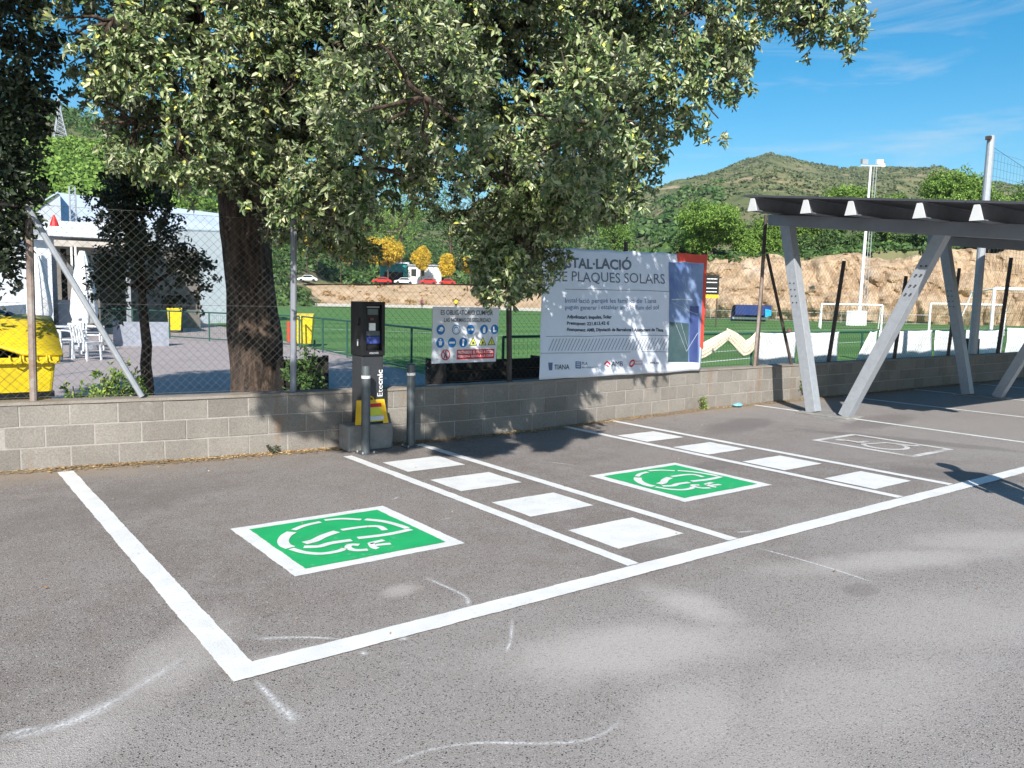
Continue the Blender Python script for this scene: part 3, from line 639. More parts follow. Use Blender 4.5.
# ================================================================= TREES
def norm_rows(a): return a/np.maximum(np.linalg.norm(a, axis=1, keepdims=True), 1e-9)
def leaves(name, centers, outward, n_per, spread, ln, wd, mat_, parent, droop=.15, fold=.35, rs=None):
    """sprigs of small folded leaves: every leaf is its own pair of triangles"""
    g = rs or rng
    n = len(centers); C = np.repeat(centers, n_per, 0); O = np.repeat(outward, n_per, 0); N_ = n*n_per
    t = g.random(N_)[:, None]; twig = np.repeat(norm_rows(outward + g.normal(0, .6, (n, 3)) + [0, 0, -droop]), n_per, 0)
    base = C + twig*(t-.5)*spread*2 + g.normal(0, spread*.28, (N_, 3))
    d = norm_rows(twig*.7 + g.normal(0, .75, (N_, 3)))
    nrm = norm_rows(np.cross(d, g.normal(0, 1, (N_, 3)) + O*.0)); up = norm_rows(O*.8 + np.array([-.3, -.4, .75]) + g.normal(0, .65, (N_, 3)))
    side = norm_rows(np.cross(d, up)); nn = np.cross(side, d)
    L = ln*(.65+.7*g.random(N_))[:, None]; Wd = wd*(.7+.6*g.random(N_))[:, None]
    cv = nn*L*(g.random(N_)[:, None]*.35-.22)
    tip = base + d*L + cv*1.0; m1 = base + d*L*.28 + cv*.12; m2 = base + d*L*.68 + cv*.5; e = side*Wd*.5; u_ = nn*Wd*fold
    if ln < .06 and n_per < 12 or name == 'far':
        V = np.stack([base, (m1+m2)/2 + e + u_, tip, (m1+m2)/2 - e + u_], 1).reshape(-1, 3); i = np.arange(N_)[:, None]*4; F = np.concatenate([i+[0, 1, 2], i+[0, 2, 3]], 1).reshape(-1, 3)
        return build_np(name, V, F, mat_, parent)
    V = np.stack([base, m1 + e*.9 + u_, m2 + e*.8 + u_*.8, tip, m2 - e*.8 + u_*.8, m1 - e*.9 + u_], 1).reshape(-1, 3)
    i = np.arange(N_)[:, None]*6; F = np.concatenate([i+[0, 1, 2, 3], i+[0, 3, 4, 5]], 1).reshape(-1, 4)
    return build_np(name, V, F, mat_, parent)
def lobe_points(lobes, n, inner=.62, clump=1.4, thr=-.12, g=None):
    g = g or rng; vol = np.array([(l[3]*l[4]*l[5])**(2/3)*(l[6] if len(l) > 6 else 1) for l in lobes]); cnt = (vol/vol.sum()*n).astype(int)
    P = []; O = []
    for l, c in zip(lobes, cnt):
        u = norm_rows(g.normal(0, 1, (c, 3))); rr = inner + (1.03-inner)*g.random((c, 1))**.7
        p = np.array(l[:3]) + u*rr*np.array(l[3:6]); 
        keep = np.array([mnoise.noise(Vector(q)*clump) > thr for q in p]); jit = np.array([mnoise.noise(Vector(q)*1.1+Vector((9, 2, 4))) for q in p])[:, None]
        p = p + u*jit*.35*min(l[3:6]); P.append(p[keep]); O.append(u[keep])
    return np.concatenate(P), np.concatenate(O)
def limb(p, q, r0, r1, n=7, wob=.12):
    p, q = Vector(p), Vector(q); L = (q-p).length
    return [p.lerp(q, i/(n-1)) + Vector((mnoise.noise(Vector((i*.7, p.x, q.x))), mnoise.noise(Vector((i*.7, p.y+5, q.y))), mnoise.noise(Vector((i*.7, 9, q.z)))*.5))*wob*L*math.sin(PI*i/(n-1)) for i in range(n)], [r0+(r1-r0)*i/(n-1) for i in range(n)]

# the big oak over the wall
oak = empty('oak_tree', (3.45, 9.8, 0), 'big evergreen oak with a thick brown trunk leaning its crown over the block wall', 'tree')
TX, TY = 3.45, 9.9
def ringed(name, path, radii, parent, seg=26, amp=.1):
    V = []; m = []
    for (p, r_) in zip(path, radii):
        for k_ in range(seg):
            t = 2*PI*k_/seg; n = mnoise.fractal(Vector((math.cos(t)*2.2, math.sin(t)*2.2, p[2]*1.1)), 1, 2, 4)*amp + .05*math.sin(5*t+p[2]*1.3)*r_/.34
            V.append((p[0]+math.cos(t)*(r_+n*r_), p[1]+math.sin(t)*(r_+n*r_), p[2]))
    F = [(i*seg+k_, i*seg+(k_+1) % seg, (i+1)*seg+(k_+1) % seg, (i+1)*seg+k_) for i in range(len(path)-1) for k_ in range(seg)]
    mb = MB(); mb.add(V, F); return mb.build(name, M_BARK, parent, smooth=True)
path = []; rad_ = []
for i in range(26):
    z = i*.12; cx = TX + .04*math.sin(z*2.1) - .05*max(0, z-1.4); path.append((cx, TY, z-.03)); rad_.append(.285 + .12*math.exp(-z*3.2) + .035*math.exp(-((z-1.15)/.3)**2) + .08*max(0, z-2.3))
ringed('trunk', path, rad_, oak)
OL = [(2.55, 8.7, 4.7, 1.75, 1.9, 2.0), (1.9, 8.3, 5.6, 1.25, 1.5, 1.5), (2.2, 7.9, 3.35, .80, .9, .75), (4.1, 8.2, 5.2, 2.0, 2.0, 2.1), (3.6, 7.2, 4.9, 1.6, 1.3, 1.7), (5.6, 7.0, 3.9, 1.25, 1.15, 1.5),
      (5.05, 7.15, 2.75, .72, .7, .75), (5.6, 7.0, 2.7, .45, .5, .75), (6.1, 6.6, 3.4, .6, .7, .8), (5.4, 5.7, 4.7, 1.3, 1.2, 1.15), (6.5, 5.7, 4.6, 1.0, 1.0, 1.0), (6.8, 5.3, 5.3, 1.15, .9, .85), (4.5, 5.9, 4.9, 1.2, 1.0, 1.1),
      (7.35, 5.05, 5.0, .5, .5, .65), (4.5, 8.6, 3.5, 1.0, 1.1, .8), (6.1, 8.3, 4.8, 1.5, 1.4, 1.4), (3.9, 9.8, 6.3, 2.6, 2.2, 1.6), (5.5, 7.0, 6.4, 2.4, 2.0, 1.5), (4.0, 8.6, 2.85, .5, .5, .35), (4.8, 5.95, 2.75, .72, .6, .85, 1.3), (4.6, 6.2, 2.6, .60, .6, .75, 1.3), (4.5, 5.0, 3.1, .65, .6, .7), (4.6, 6.2, 1.98, .36, .3, .42, 1.5), (3.3, 5.6, 3.2, .8, .7, .7), (3.0, 6.8, 2.45, .50, .4, .28), (1.5, 7.6, 3.9, .55, .6, .7), (1.72, 7.9, 3.15, .45, .45, .5), (2.85, 8.3, 3.45, .85, .5, .75), (3.2, 7.0, 3.9, 1.1, .9, .9), (1.15, 7.4, 5.0, .65, .7, .8), (7.5, 4.85, 4.5, .42, .4, .5), (5.9, 5.3, 3.7, .75, .6, .55), (5.1, 6.6, 2.15, .42, .4, .42, 1.3), (.22, 2.95, 4.3, .62, .5, .25, 6), (1.35, 2.5, 4.3, .9, .6, .28, 8), (5.35, 6.7, 2.75, .5, .5, .55, 1.2), (3.32, 8.5, 2.5, .26, .3, .35, 1.3), (3.75, 7.9, 2.5, .5, .4, .22), (3.3, 6.4, 2.75, .7, .5, .45, 1.2), (2.75, 7.2, 2.5, .42, .4, .48, 1.2), (3.35, 7.4, 2.35, .36, .3, .34, 1.1), (3.75, 7.6, 2.15, .36, .25, .14, .8), (5.65, 6.3, 2.95, .5, .45, .55, 1.2), (5.12, 7.0, 2.1, .38, .3, .42, 1.2), (2.0, 7.6, 2.9, .4, .4, .35), (6.0, 6.2, 3.0, .45, .45, .5, 1.1), (2.4, 2.8, 4.35, .75, .55, .30, 6), (-.25, 3.8, 4.3, .5, .4, .25, 4), (1.6, 3.4, 4.4, .9, .5, .25, 5)]
lm = MB()
def L_(p, q, r0, r1, wob=.1):
    P, R = limb(p, q, r0, r1, 8, wob); lm.tube(P, R, 10); return P
TOP = (TX-.08, TY, 2.75)
A_ = L_(TOP, (2.5, 9.0, 4.6), .24, .12); L_(A_[-1], (1.8, 8.4, 5.8), .12, .03); L_(A_[4], (2.3, 8.0, 3.6), .08, .02)
B_ = L_(TOP, (4.4, 8.6, 4.5), .26, .15); C_ = L_(B_[-1], (5.4, 7.1, 4.6), .15, .07); L_(C_[-1], (6.7, 5.6, 5.0), .08, .02); L_(C_[4], (5.2, 7.1, 2.7), .05, .012, .05); L_(C_[-1], (5.9, 6.9, 2.6), .045, .01, .05); L_(C_[5], (6.4, 6.6, 3.2), .04, .01)
D_ = L_(TOP, (3.8, 8.4, 5.2), .2, .1); L_(D_[-1], (3.7, 7.0, 5.2), .09, .03); L_(D_[-1], (4.9, 6.0, 5.0), .08, .02); L_(B_[-1], (6.0, 8.3, 5.4), .1, .03); L_(D_[-1], (4.0, 9.5, 7.2), .1, .03); Q_ = L_(D_[-1], (1.6, 3.6, 4.6), .08, .015); L_(Q_[4], (2.6, 3.0, 4.5), .04, .01); L_(Q_[5], (.2, 4.3, 4.5), .04, .01)
for l in OL:
    for k_ in range(5):
        u = norm_rows(rng.normal(0, 1, (1, 3)))[0]; p = Vector(l[:3]); q = p + Vector((u[0]*l[3], u[1]*l[4], u[2]*l[5]))*.85; P, R = limb(p, q, .022, .005, 6, .2); lm.tube(P, R, 5)
lm.build('limbs', M_BARK, oak, smooth=True)
P, O = lobe_points(OL, 44000, inner=.42, clump=2.1, thr=-.02)
leaves('crown', P, O, 17, .056, .062, .028, M_OAK, oak, droop=.45)

def small_tree(nm, label, cat, base, trunk_r, trunk_top, lobes, n, per, spread, ln, wd, mt, group=None, inner=.3, thr=-.25, clump=1.5, bark=None):
    r = empty(nm, base, label, cat, group)
    mb = MB(); P, R = limb(base, trunk_top, trunk_r, trunk_r*.55, 8, .04); mb.tube(P, R, 9)
    for l in lobes:
        P2, R2 = limb(trunk_top if l[2] > trunk_top[2] else P[5], l[:3], trunk_r*.45, trunk_r*.12, 6, .12); mb.tube(P2, R2, 6)
    mb.build('trunk', bark or M_BARK, r, smooth=True)
    if n:
        Pc, Oc = lobe_points(lobes, n, inner, clump, thr); leaves('crown', Pc, Oc, per, spread, ln, wd, mt, r)
    return r
p = gz(148, 375, .02)
small_tree('young_oak_tree', 'young dark tree with a thin trunk standing on the plaza left of the big oak', 'tree', (2.45, 11.0, 0), .085, (2.42, 11.0, 1.7), [(2.4, 11.0, 2.35, .60, .6, .75), (2.15, 10.8, 1.75, .38, .4, .40), (2.85, 11.0, 1.95, .42, .4, .5), (2.3, 11.1, 3.0, .5, .5, .5)], 1300, 14, .07, .055, .03, M_SHADELEAF, inner=.15, thr=-.3)
small_tree('shaded_leaf_tree', 'dark shaded tree hanging over the left edge above the yellow container', 'tree', (-.9, 9.7, 0), .16, (-.9, 9.6, 3.0),
    [(-.9, 8.6, 5.4, 1.9, 1.8, 1.7), (.72, 8.7, 4.2, .55, .6, .9), (.66, 8.75, 2.55, .42, .4, .6), (.80, 8.8, 3.35, .44, .4, .55), (.62, 8.8, 1.95, .36, .3, .35), (.75, 8.7, 5.3, .5, .6, .9), (-2.4, 6.2, 6.3, 1.8, 1.8, 1.3), (.60, 8.8, 6.0, .65, .7, .8), (-.3, 8.8, 2.3, .55, .4, .8), (-1.2, 7.3, 7.0, 1.9, 1.9, 1.2)], 12500, 14, .08, .062, .034, M_SHADELEAF, inner=.3, thr=-.2)
# ================================================================= TEXT
def text2d(s, w=None, h=None, bold=0, squeeze=None):
    """letters as flat triangles with origin at the lower left, scaled to width w / height h"""
    c = bpy.data.curves.new('t', 'FONT'); c.body = s; c.size = 1; c.offset = bold; c.resolution_u = 3
    o = bpy.data.objects.new('t', c); me = bpy.data.meshes.new_from_object(o)
    v = np.array([p.co[:] for p in me.vertices]); f = [tuple(q.vertices) for q in me.polygons]
    bpy.data.objects.remove(o); bpy.data.curves.remove(c); bpy.data.meshes.remove(me)
    v[:, :2] -= v[:, :2].min(0); W0, H0 = v[:, 0].max(), v[:, 1].max()
    if w and h: v[:, 0] *= w/W0; v[:, 1] *= h/H0
    elif h: v[:, :2] *= h/H0
    else: v[:, :2] *= w/W0
    return v[:, :2], f
def put(mb, vf, fn, x, y, mi=0): v, f = vf; mb.add([fn(x+a, y+b) for a, b in v], f, mi)
def disc2(r, n=20, r2=None):
    if r2 is None: return np.array([(r*math.cos(2*PI*i/n), r*math.sin(2*PI*i/n)) for i in range(n)]), [tuple(range(n))]
    v = [(q*math.cos(2*PI*i/n), q*math.sin(2*PI*i/n)) for q in (r, r2) for i in range(n)]; return np.array(v), [(i, (i+1) % n, n+(i+1) % n, n+i) for i in range(n)]
def rect2(w, h): return np.array([(0, 0), (w, 0), (w, h), (0, h)]), [(0, 1, 2, 3)]
def poly2(*p): return np.array(p, float), [tuple(range(len(p)))]
def line2(p, q, w):
    p, q = np.array(p, float), np.array(q, float); d = q-p; d /= np.linalg.norm(d); n = np.array([-d[1], d[0]])*w/2
    return np.array([p+n, p-n, q-n, q+n]), [(0, 1, 2, 3)]

# ---- safety sign (0.99 x 0.68 m)
sg = empty('safety_sign', (5.56, 8.02, .88), 'white construction safety board with blue pictograms and a red band hung on the fence', 'sign')
SX0, SX1, SZ0, SZ1 = 4.845, 5.775, .90, 1.555
SY = 7.99
def sfn(k_): 
    def f(u, v): return (SX0 + u*.944, SY - .012 - .001*k_ - .02*(v/.67), SZ0 + v*.978)
    return f
mb = MB(); mb.prism([(SX0, SY-.01, SZ0), (SX1-.02, SY-.01, SZ0), (SX1+.01, SY-.03, SZ1), (SX0, SY-.03, SZ1)], (0, .012, 0)); mb.build('board', M_SIGN, sg)
W_ = .985
mb = MB(); put(mb, text2d('ES OBLIGATORIO CUMPLIR', .78, .058, .01), sfn(1), .11, .575); put(mb, text2d('LAS NORMAS DE SEGURIDAD', .70, .050, .01), sfn(1), .16, .49)
put(mb, text2d('OBRA', .045, .014), sfn(1), .06, .045); put(mb, text2d('NO', .03, .012), sfn(1), .30, .075); mb.build('lettering', M_TXT, sg)
mb = MB(); circ = [(.115, .40), (.34, .40), (.555, .40), (.76, .40), (.925, .40), (.115, .245), (.285, .245), (.45, .245)]
for x, y in circ: mb = MB(); put(mb, disc2(.060, 20), sfn(1), x, y); mb.build('blue_disc', M_BLUE, sg)
mb = MB(); f_ = sfn(2)
put(mb, disc2(.028, 12), f_, .125, .405); put(mb, rect2(.06, .014), f_, .085, .385)                       # helmet
put(mb, disc2(.030, 14), f_, .34, .395); put(mb, disc2(.048, 20, .038), f_, .34, .40)                    # ear defenders
put(mb, rect2(.034, .022), f_, .515, .39); put(mb, rect2(.034, .022), f_, .562, .39); put(mb, rect2(.09, .008), f_, .51, .405)   # goggles
put(mb, poly2((-.012, -.04), (.02, -.04), (.024, .0), (.014, .035), (-.006, .03), (-.02, .005)), f_, .76, .40)   # glove
put(mb, poly2((-.025, -.03), (.03, -.03), (.026, -.012), (.0, -.006), (-.004, .035), (-.026, .035)), f_, .925, .40)    # boot
put(mb, poly2((-.026, .02), (.026, .02), (.018, -.03), (-.018, -.03)), f_, .115, .245); put(mb, disc2(.012, 10), f_, .115, .28)   # clothing
put(mb, rect2(.085, .024), f_, .2425, .233); put(mb, disc2(.016, 10), f_, .45, .27); put(mb, rect2(.022, .05), f_, .439, .205)
mb.build('white_pictograms', M_LWHITE, sg)
mb = MB(); tri = [(.60, .205), (.745, .205), (.885, .205)]
for x, y in tri: mb = MB(); put(mb, poly2((-.062, 0), (.062, 0), (0, .108)), sfn(1), x, y); mb.build('triangle_border', M_TXT, sg)
mb = MB()
for x, y in tri: mb = MB(); put(mb, poly2((-.047, .009), (.047, .009), (0, .09)), sfn(2), x, y); mb.build('warning_triangle', M_SYEL, sg)
mb = MB(); put(mb, poly2((-.018, .018), (.022, .018), (.01, .045), (-.012, .05)), sfn(3), .60, .205); put(mb, disc2(.016, 10), sfn(3), .745, .238); put(mb, rect2(.007, .045), sfn(3), .882, .222)
mb.build('warning_pictograms', M_TXT, sg)
mb = MB(); put(mb, disc2(.066, 24, .052), sfn(2), .195, .10); put(mb, line2((-.04, .042), (.04, -.042), .012), sfn(3), .195, .10); put(mb, rect2(.575, .118), sfn(1), .36, .04); mb.build('red_prohibition_ring_and_band', M_RED, sg)
mb = MB(); put(mb, disc2(.011, 10), sfn(2), .195, .135); put(mb, poly2((-.012, .02), (.012, .02), (.022, -.045), (.006, -.045), (0, -.01), (-.018, -.045), (-.026, -.04)), sfn(2), .195, .10); mb.build('walking_figure', M_TXT, sg)
mb = MB(); put(mb, text2d('PROHIBIDO EL PASO A TODA', .545, .036, .01), sfn(3), .375, .108); put(mb, text2d('PERSONA AJENA A LA OBRA', .545, .036, .01), sfn(3), .375, .055); mb.build('band_lettering', M_LWHITE, sg)

# ---- the big banner
bn = empty('banner', (8.4, 8.2, .6), 'large pale banner about solar panels with a red border tied to the fence', 'banner')
TLb, TRb, BRb, BLb = gy(541.5, 246.5, 8.15), gy(706.7, 254.7, 8.30), gy(699, 370.5, 8.30), gy(537.5, 379.5, 7.98)
def BF(u, v, off=0.):       # u 0..1 left-right, v 0..1 bottom-top
    p = (BLb*(1-u)+BRb*u)*(1-v) + (TLb*(1-u)+TRb*u)*v
    sag = .014*math.sin(u*9.0)*(1-v) - .02*math.sin(PI*v)*math.sin(PI*u) + .012*mnoise.noise(Vector((u*7, v*4, 2)))
    sag += .012*math.exp(-(((u-.86)*9-(v-.5)*4))**2)
    lz = .018*mnoise.noise(Vector((u*6, 3, 1)))*(1-v) - .014*abs(math.sin(u*PI*6))*(v) 
    return (p.x, p.y - .03 + sag - off, p.z + lz)
nu, nv = 66, 40; mb = MB()
mb.add([BF(i/(nu-1), j/(nv-1)) for i in range(nu) for j in range(nv)], [(i*nv+j, (i+1)*nv+j, (i+1)*nv+j+1, i*nv+j+1) for i in range(nu-1) for j in range(nv-1)])
o = mb.build('vinyl', M_VINYL, bn, smooth=True); sm = o.modifiers.new('thickness', 'SOLIDIFY'); sm.thickness = .002; sm.offset = 1
# banner uv from a picture position
def buv(px, py):
    u = (px-BLp[0])/(BRp[0]-BLp[0]); 
    for _ in range(4):
        yb = BLp[1]+(BRp[1]-BLp[1])*u; yt = TLp[1]+(TRp[1]-TLp[1])*u; v = (py-yb)/(yt-yb); xl = BLp[0]+(TLp[0]-BLp[0])*v; xr = BRp[0]+(TRp[0]-BRp[0])*v; u = (px-xl)/(xr-xl)
    return u, v
TLp, TRp, BRp, BLp = (541.5, 246.5), (706.7, 254.7), (699, 370.5), (537.5, 379.5)
# perspective foreshortening along the banner: convert screen fraction to true fraction
d0, d1 = math.hypot(BLb.x, BLb.y)*math.cos(0), 1
def depth(p): return F_.dot(np.array([p.x, p.y, p.z-EYE]))
za, zb_ = depth(BLb), depth(BRb)
def persp(u): return u*za/(zb_*(1-u)+za*u) if True else u
def bp(x, y, k_=1):      # zoomed-crop coordinates of the survey (4.267x)
    u, v = buv(500+x/4.267, 220+y/4.267); return BF(persp(u), v, .003*k_)
def gridpatch(mb, c, k_=1, n=14, mi=0):
    (ax, ay), (bx, by), (cx, cy), (dx, dy) = c; V = []
    for i in range(n+1):
        for j in range(n+1):
            s, t = i/n, j/n; x = (ax*(1-s)+bx*s)*(1-t)+(dx*(1-s)+cx*s)*t; y = (ay*(1-s)+by*s)*(1-t)+(dy*(1-s)+cy*s)*t; V.append(bp(x, y, k_))
    mb.add(V, [(i*(n+1)+j, (i+1)*(n+1)+j, (i+1)*(n+1)+j+1, i*(n+1)+j+1) for i in range(n) for j in range(n)], mi)
M_BPHOTO = mat('printed_photo', (.06, .12, .32), .45, col2=(.26, .36, .55), scale=1.6)
M_BPH2 = mat('printed_photo_green', (.035, .075, .085), .45, col2=(.08, .13, .14), scale=4)
M_BPH3 = mat('printed_photo_navy', (.03, .045, .17), .45, col2=(.07, .11, .28), scale=3)
mb = MB(); gridpatch(mb, [(748, 139), (881, 147), (867, 182), (752, 176)], 1); gridpatch(mb, [(866, 150), (881, 148), (860, 552), (847, 540)], 1.3); mb.build('red_border', M_VRED, bn)
mb = MB(); gridpatch(mb, [(714, 176), (866, 183), (842, 608), (712, 600)], 2); mb.build('printed_sky_picture', M_BPHOTO, bn)
mb = MB(); gridpatch(mb, [(714, 430), (800, 440), (797, 606), (711, 602)], 3); mb.build('printed_roof_picture', M_BPH2, bn)
mb = MB(); gridpatch(mb, [(806, 365), (843, 365), (836, 606), (802, 606)], 3); mb.build('printed_panel_picture', M_BPH3, bn)
mb = MB()
def bline(x0, y0, x1, y1, w, k_=4):
    d = math.hypot(x1-x0, y1-y0); nx_, ny_ = -(y1-y0)/d*w/2, (x1-x0)/d*w/2
    n = 6; V = []
    for i in range(n+1): t = i/n; x, y = x0+(x1-x0)*t, y0+(y1-y0)*t; V += [bp(x+nx_, y+ny_, k_), bp(x-nx_, y-ny_, k_)]
    mb.add(V, [(2*i, 2*i+1, 2*i+3, 2*i+2) for i in range(n)])
for l in [(722, 345, 800, 385, 2.0), (800, 385, 838, 400, 1.5), (745, 300, 800, 390, 1.6), (725, 400, 790, 560, 1.2), (838, 480, 790, 560, 2), (760, 420, 795, 540, 1), (722, 335, 815, 338, 5), (780, 250, 800, 385, 1)]: bline(*l)
mb.build('printed_highlights', mat('pale_print', (.45, .52, .62), .5), bn)
def btext(s, x, y, w, h, m_, bold=0, skew=0, name='lettering'):
    mb = MB(); v, f = text2d(s, w, h, bold); mb.add([bp(x+a, y-b+a*skew, 2) for a, b in v], f); return mb.build(name, m_, bn)
btext('INSTAL·LACIÓ', 222, 202, 333, 56, M_TXTG, .03, .03); btext('DE PLAQUES SOLARS', 222, 266, 474, 50, M_TXTG, .0, .027)
btext('Instal·lació perquè les famílies de Tiana', 272, 358, 385, 26, mat('blue_print', (.10, .15, .30), .6), 0); btext('puguin generar i estalviar amb la llum del sol', 272, 386, 395, 25, bpy.data.materials['blue_print'], 0)
btext('Adjudicatari: Impulsa, Solar', 278, 424, 188, 20, M_TXT, .03); btext('Pressupost: 221.813,42 €', 278, 451, 178, 20, M_TXT, .03); btext('Finançament: AMB, Diputació de Barcelona i Ajuntament de Tiana', 278, 478, 410, 19, M_TXT, .03)
mb = MB(); bline(272, 293, 712, 301, 2, 2); bline(190, 496, 712, 489, 2, 2); bline(166, 568, 712, 559, 2, 2)
for i in range(36): bline(200+i*14, 557-i*.12, 222+i*14, 505-i*.1, 2.0, 2)
mb.build('hatched_rule', M_TXTG, bn)
btext('TIANA', 226, 637, 66, 21, M_TXT, .01); btext('PLA', 345, 616, 24, 13, M_TXTG, .01); btext('RECUPERACIÓ', 345, 630, 66, 8, M_TXTG); btext('AMB', 466, 624, 48, 22, M_TXT, .0)
btext('Diputació', 563, 605, 36, 8, M_RED); btext('Barcelona', 563, 616, 36, 8, M_RED); btext('tiana.cat', 632, 612, 42, 10, M_TXT, .01)
mb = MB()
gridpatch(mb, [(198, 607), (218, 607), (216, 640), (202, 640)], 2, 3); gridpatch(mb, [(318, 602), (341, 602), (341, 632), (318, 632)], 2, 3); mb.build('emblems_dark', mat('blue_grey_print', (.10, .14, .26), .6), bn)
mb = MB(); 
for y in (608, 616, 624): bline(321, y, 337, y, 3, 3)
mb.build('emblem_bars', M_VINYL, bn)
mb = MB(); bline(438, 616, 449, 602, 6, 2); bline(449, 602, 461, 616, 6, 2); bline(445, 618, 455, 626, 5, 2)
mb.add([bp(553+q*math.cos(t)*.85+4*math.sin(t), 610-q*1.3*math.sin(t), 2) for q in (13, 7) for t in np.linspace(0, 2*PI, 16, endpoint=False)], [(i, (i+1) % 16, 16+(i+1) % 16, 16+i) for i in range(16)]); mb.build('emblems_red', M_RED, bn)

# ================================================================= CHARGER
CX0, CX1, CY0, CY1 = 3.895, 4.165, 7.86, 8.10
ch = empty('charging_post', (4.03, 7.98, .25), 'tall black and charcoal electric car charging post on a concrete plinth', 'charger')
mb = MB(); mb.box(CX0+.006, CX1-.006, CY0, CY1, .25, 1.02); mb.build('column', M_CHARC, ch, bevel=.008)
mb = MB(); mb.box(CX0-.004, CX0+.05, CY0-.02, CY1+.01, 1.02, 1.60); mb.box(CX1-.035, CX1+.004, CY0-.02, CY1+.01, 1.02, 1.60); mb.box(CX0+.05, CX1-.035, CY0-.02, CY1+.01, 1.565, 1.60); mb.box(CX0+.05, CX1-.035, CY0-.02, CY1+.01, 1.02, 1.08); mb.box(CX0+.05, CX1-.035, CY0+.03, CY1+.01, 1.08, 1.565)
hd = mb.build('head', M_BLACK, ch, bevel=.005)
def cpl(x0, x1, z0, z1, m_, name, off=.018, par=hd, th=.01): q = MB(); q.box(x0, x1, CY0+.03-off, CY0+.03-off+th, z0, z1); return q.build(name, m_, par)
cpl(3.965, 4.115, 1.535, 1.55, mat('light_bar', (.30, .32, .33), .4), 'light_bar', .02); cpl(3.975, 4.10, 1.46, 1.52, mat('lcd_grey', (.12, .145, .14), .3), 'display', .014)
cpl(3.995, 4.07, 1.29, 1.37, M_LWHITE, 'card_label', .016); cpl(4.01, 4.05, 1.40, 1.425, mat('led_red', (.18, .04, .04), .4), 'indicator', .014)
cpl(3.96, 4.125, 1.235, 1.285, mat('grey_label', (.10, .115, .13), .4), 'instruction_label', .014); cpl(3.96, 4.125, 1.15, 1.225, mat('blue_label', (.05, .075, .30), .4), 'tariff_label', .014)
mb = MB(); put(mb, text2d('etecnic', .11, .026, .01), lambda u, v: (3.98+u, CY0-.0225, 1.04+v), 0, 0); mb.build('lettering', mat('grey_letter', (.40, .42, .45), .5), hd)
for zz in (1.19, 1.42):
    mb = MB(); mb.tube([(CX0, CY0+.08, zz), (CX0-.018, CY0+.05, zz), (CX0-.018, CY0+.05, zz-.06), (CX0, CY0+.08, zz-.07)], .008, 6); mb.build('side_latch', M_GALV if zz < 1.3 else M_BLACK, hd)
mb = MB(); mb.tube([(CX1, CY0+.05, 1.42), (CX1+.018, CY0+.05, 1.42)], .020, 10); mb.build('socket_cap', M_BLACK, hd)
v1, f1_ = text2d('Ete', .12, .062, -.006); v2, f2_ = text2d('cnic', .165, .062, .02)
mb = MB(); mb.add([(4.15-b, CY0-.003, .575+a) for a, b in v1], f1_); mb.add([(4.15-b*1.0, CY0-.003, .70+a) for a, b in v2], f2_); mb.build('lettering', M_LWHITE, ch)
mb = MB(); mb.box(3.72, 4.25, 7.80, 8.05, 0, .28); pl_ = mb.build('concrete_plinth', M_CONC, bevel=.018); tag(pl_, 'rough grey concrete plinth under the charging post', 'plinth')
ys = empty('caution_stand', (4.0, 7.80, .28), 'small yellow folding caution stand on the plinth leaning against the charging post', 'warning stand')
SH = -.075
def sq(P): return [(x+SH, y, z+.008) for x, y, z in P]
mb = MB(); mb.prism(sq([(3.88, 7.815, .275), (3.945, 7.815, .275), (3.975, 7.84, .50), (4.17, 7.84, .50), (4.215, 7.815, .275), (4.28, 7.815, .275), (4.24, 7.845, .535), (3.91, 7.845, .535)]), (0, .008, 0)); mb.build('frame', M_YELF, ys)
mb = MB(); mb.prism(sq([(3.945, 7.818, .30), (4.215, 7.818, .30), (4.17, 7.838, .50), (3.975, 7.838, .50)]), (0, .005, 0)); mb.build('panel', M_SYEL, ys)
mb = MB(); mb.prism(sq([(4.02, 7.830, .455), (4.20, 7.830, .455), (4.195, 7.833, .495), (4.02, 7.833, .495)]), (0, .004, 0)); mb.build('red_label', M_RED, ys)
mb = MB(); mb.prism(sq([(4.00, 7.810, .315), (4.22, 7.810, .315), (4.215, 7.814, .36), (4.01, 7.814, .36)]), (0, .004, 0)); mb.build('white_label', M_SIGN, ys)
mb = MB(); mb.tube(sq([(4.0, 7.84, .53)] + [(4.055+.055*math.cos(t), 7.84, .535+.04*math.sin(t)) for t in np.linspace(PI, 0, 7)]), .008, 6); mb.build('handle', M_YELF, ys)
def bollard(x, y, label):
    r = empty('bollard', (x, y, 0), label, 'bollard', 'bollards guarding the charging post')
    mb = MB(); mb.tube([(x, y, 0), (x, y, .915), (x, y, .93)], [.047, .047, .036], 16); mb.build('tube', M_BOLL, r, smooth=False)
    mb = MB(); mb.tube([(x, y, .80), (x, y, .83)], .0485, 16); mb.build('reflective_band', M_BAND, r)
    mb = MB(); mb.box(x-.085, x+.085, y-.085, y+.085, 0, .012); bs = mb.build('base_plate', M_BOLL, r)
    for i in (-1, 1):
        for j in (-1, 1): mb = MB(); mb.tube([(x+i*.065, y+j*.065, .012), (x+i*.065, y+j*.065, .03)], .01, 6); mb.build('bolt', M_GALV, bs)
bollard(3.85, 7.66, 'dark steel bollard with a white band directly in front of the charging post'); bollard(4.45, 7.76, 'dark steel bollard with a white band standing right of the charging post')

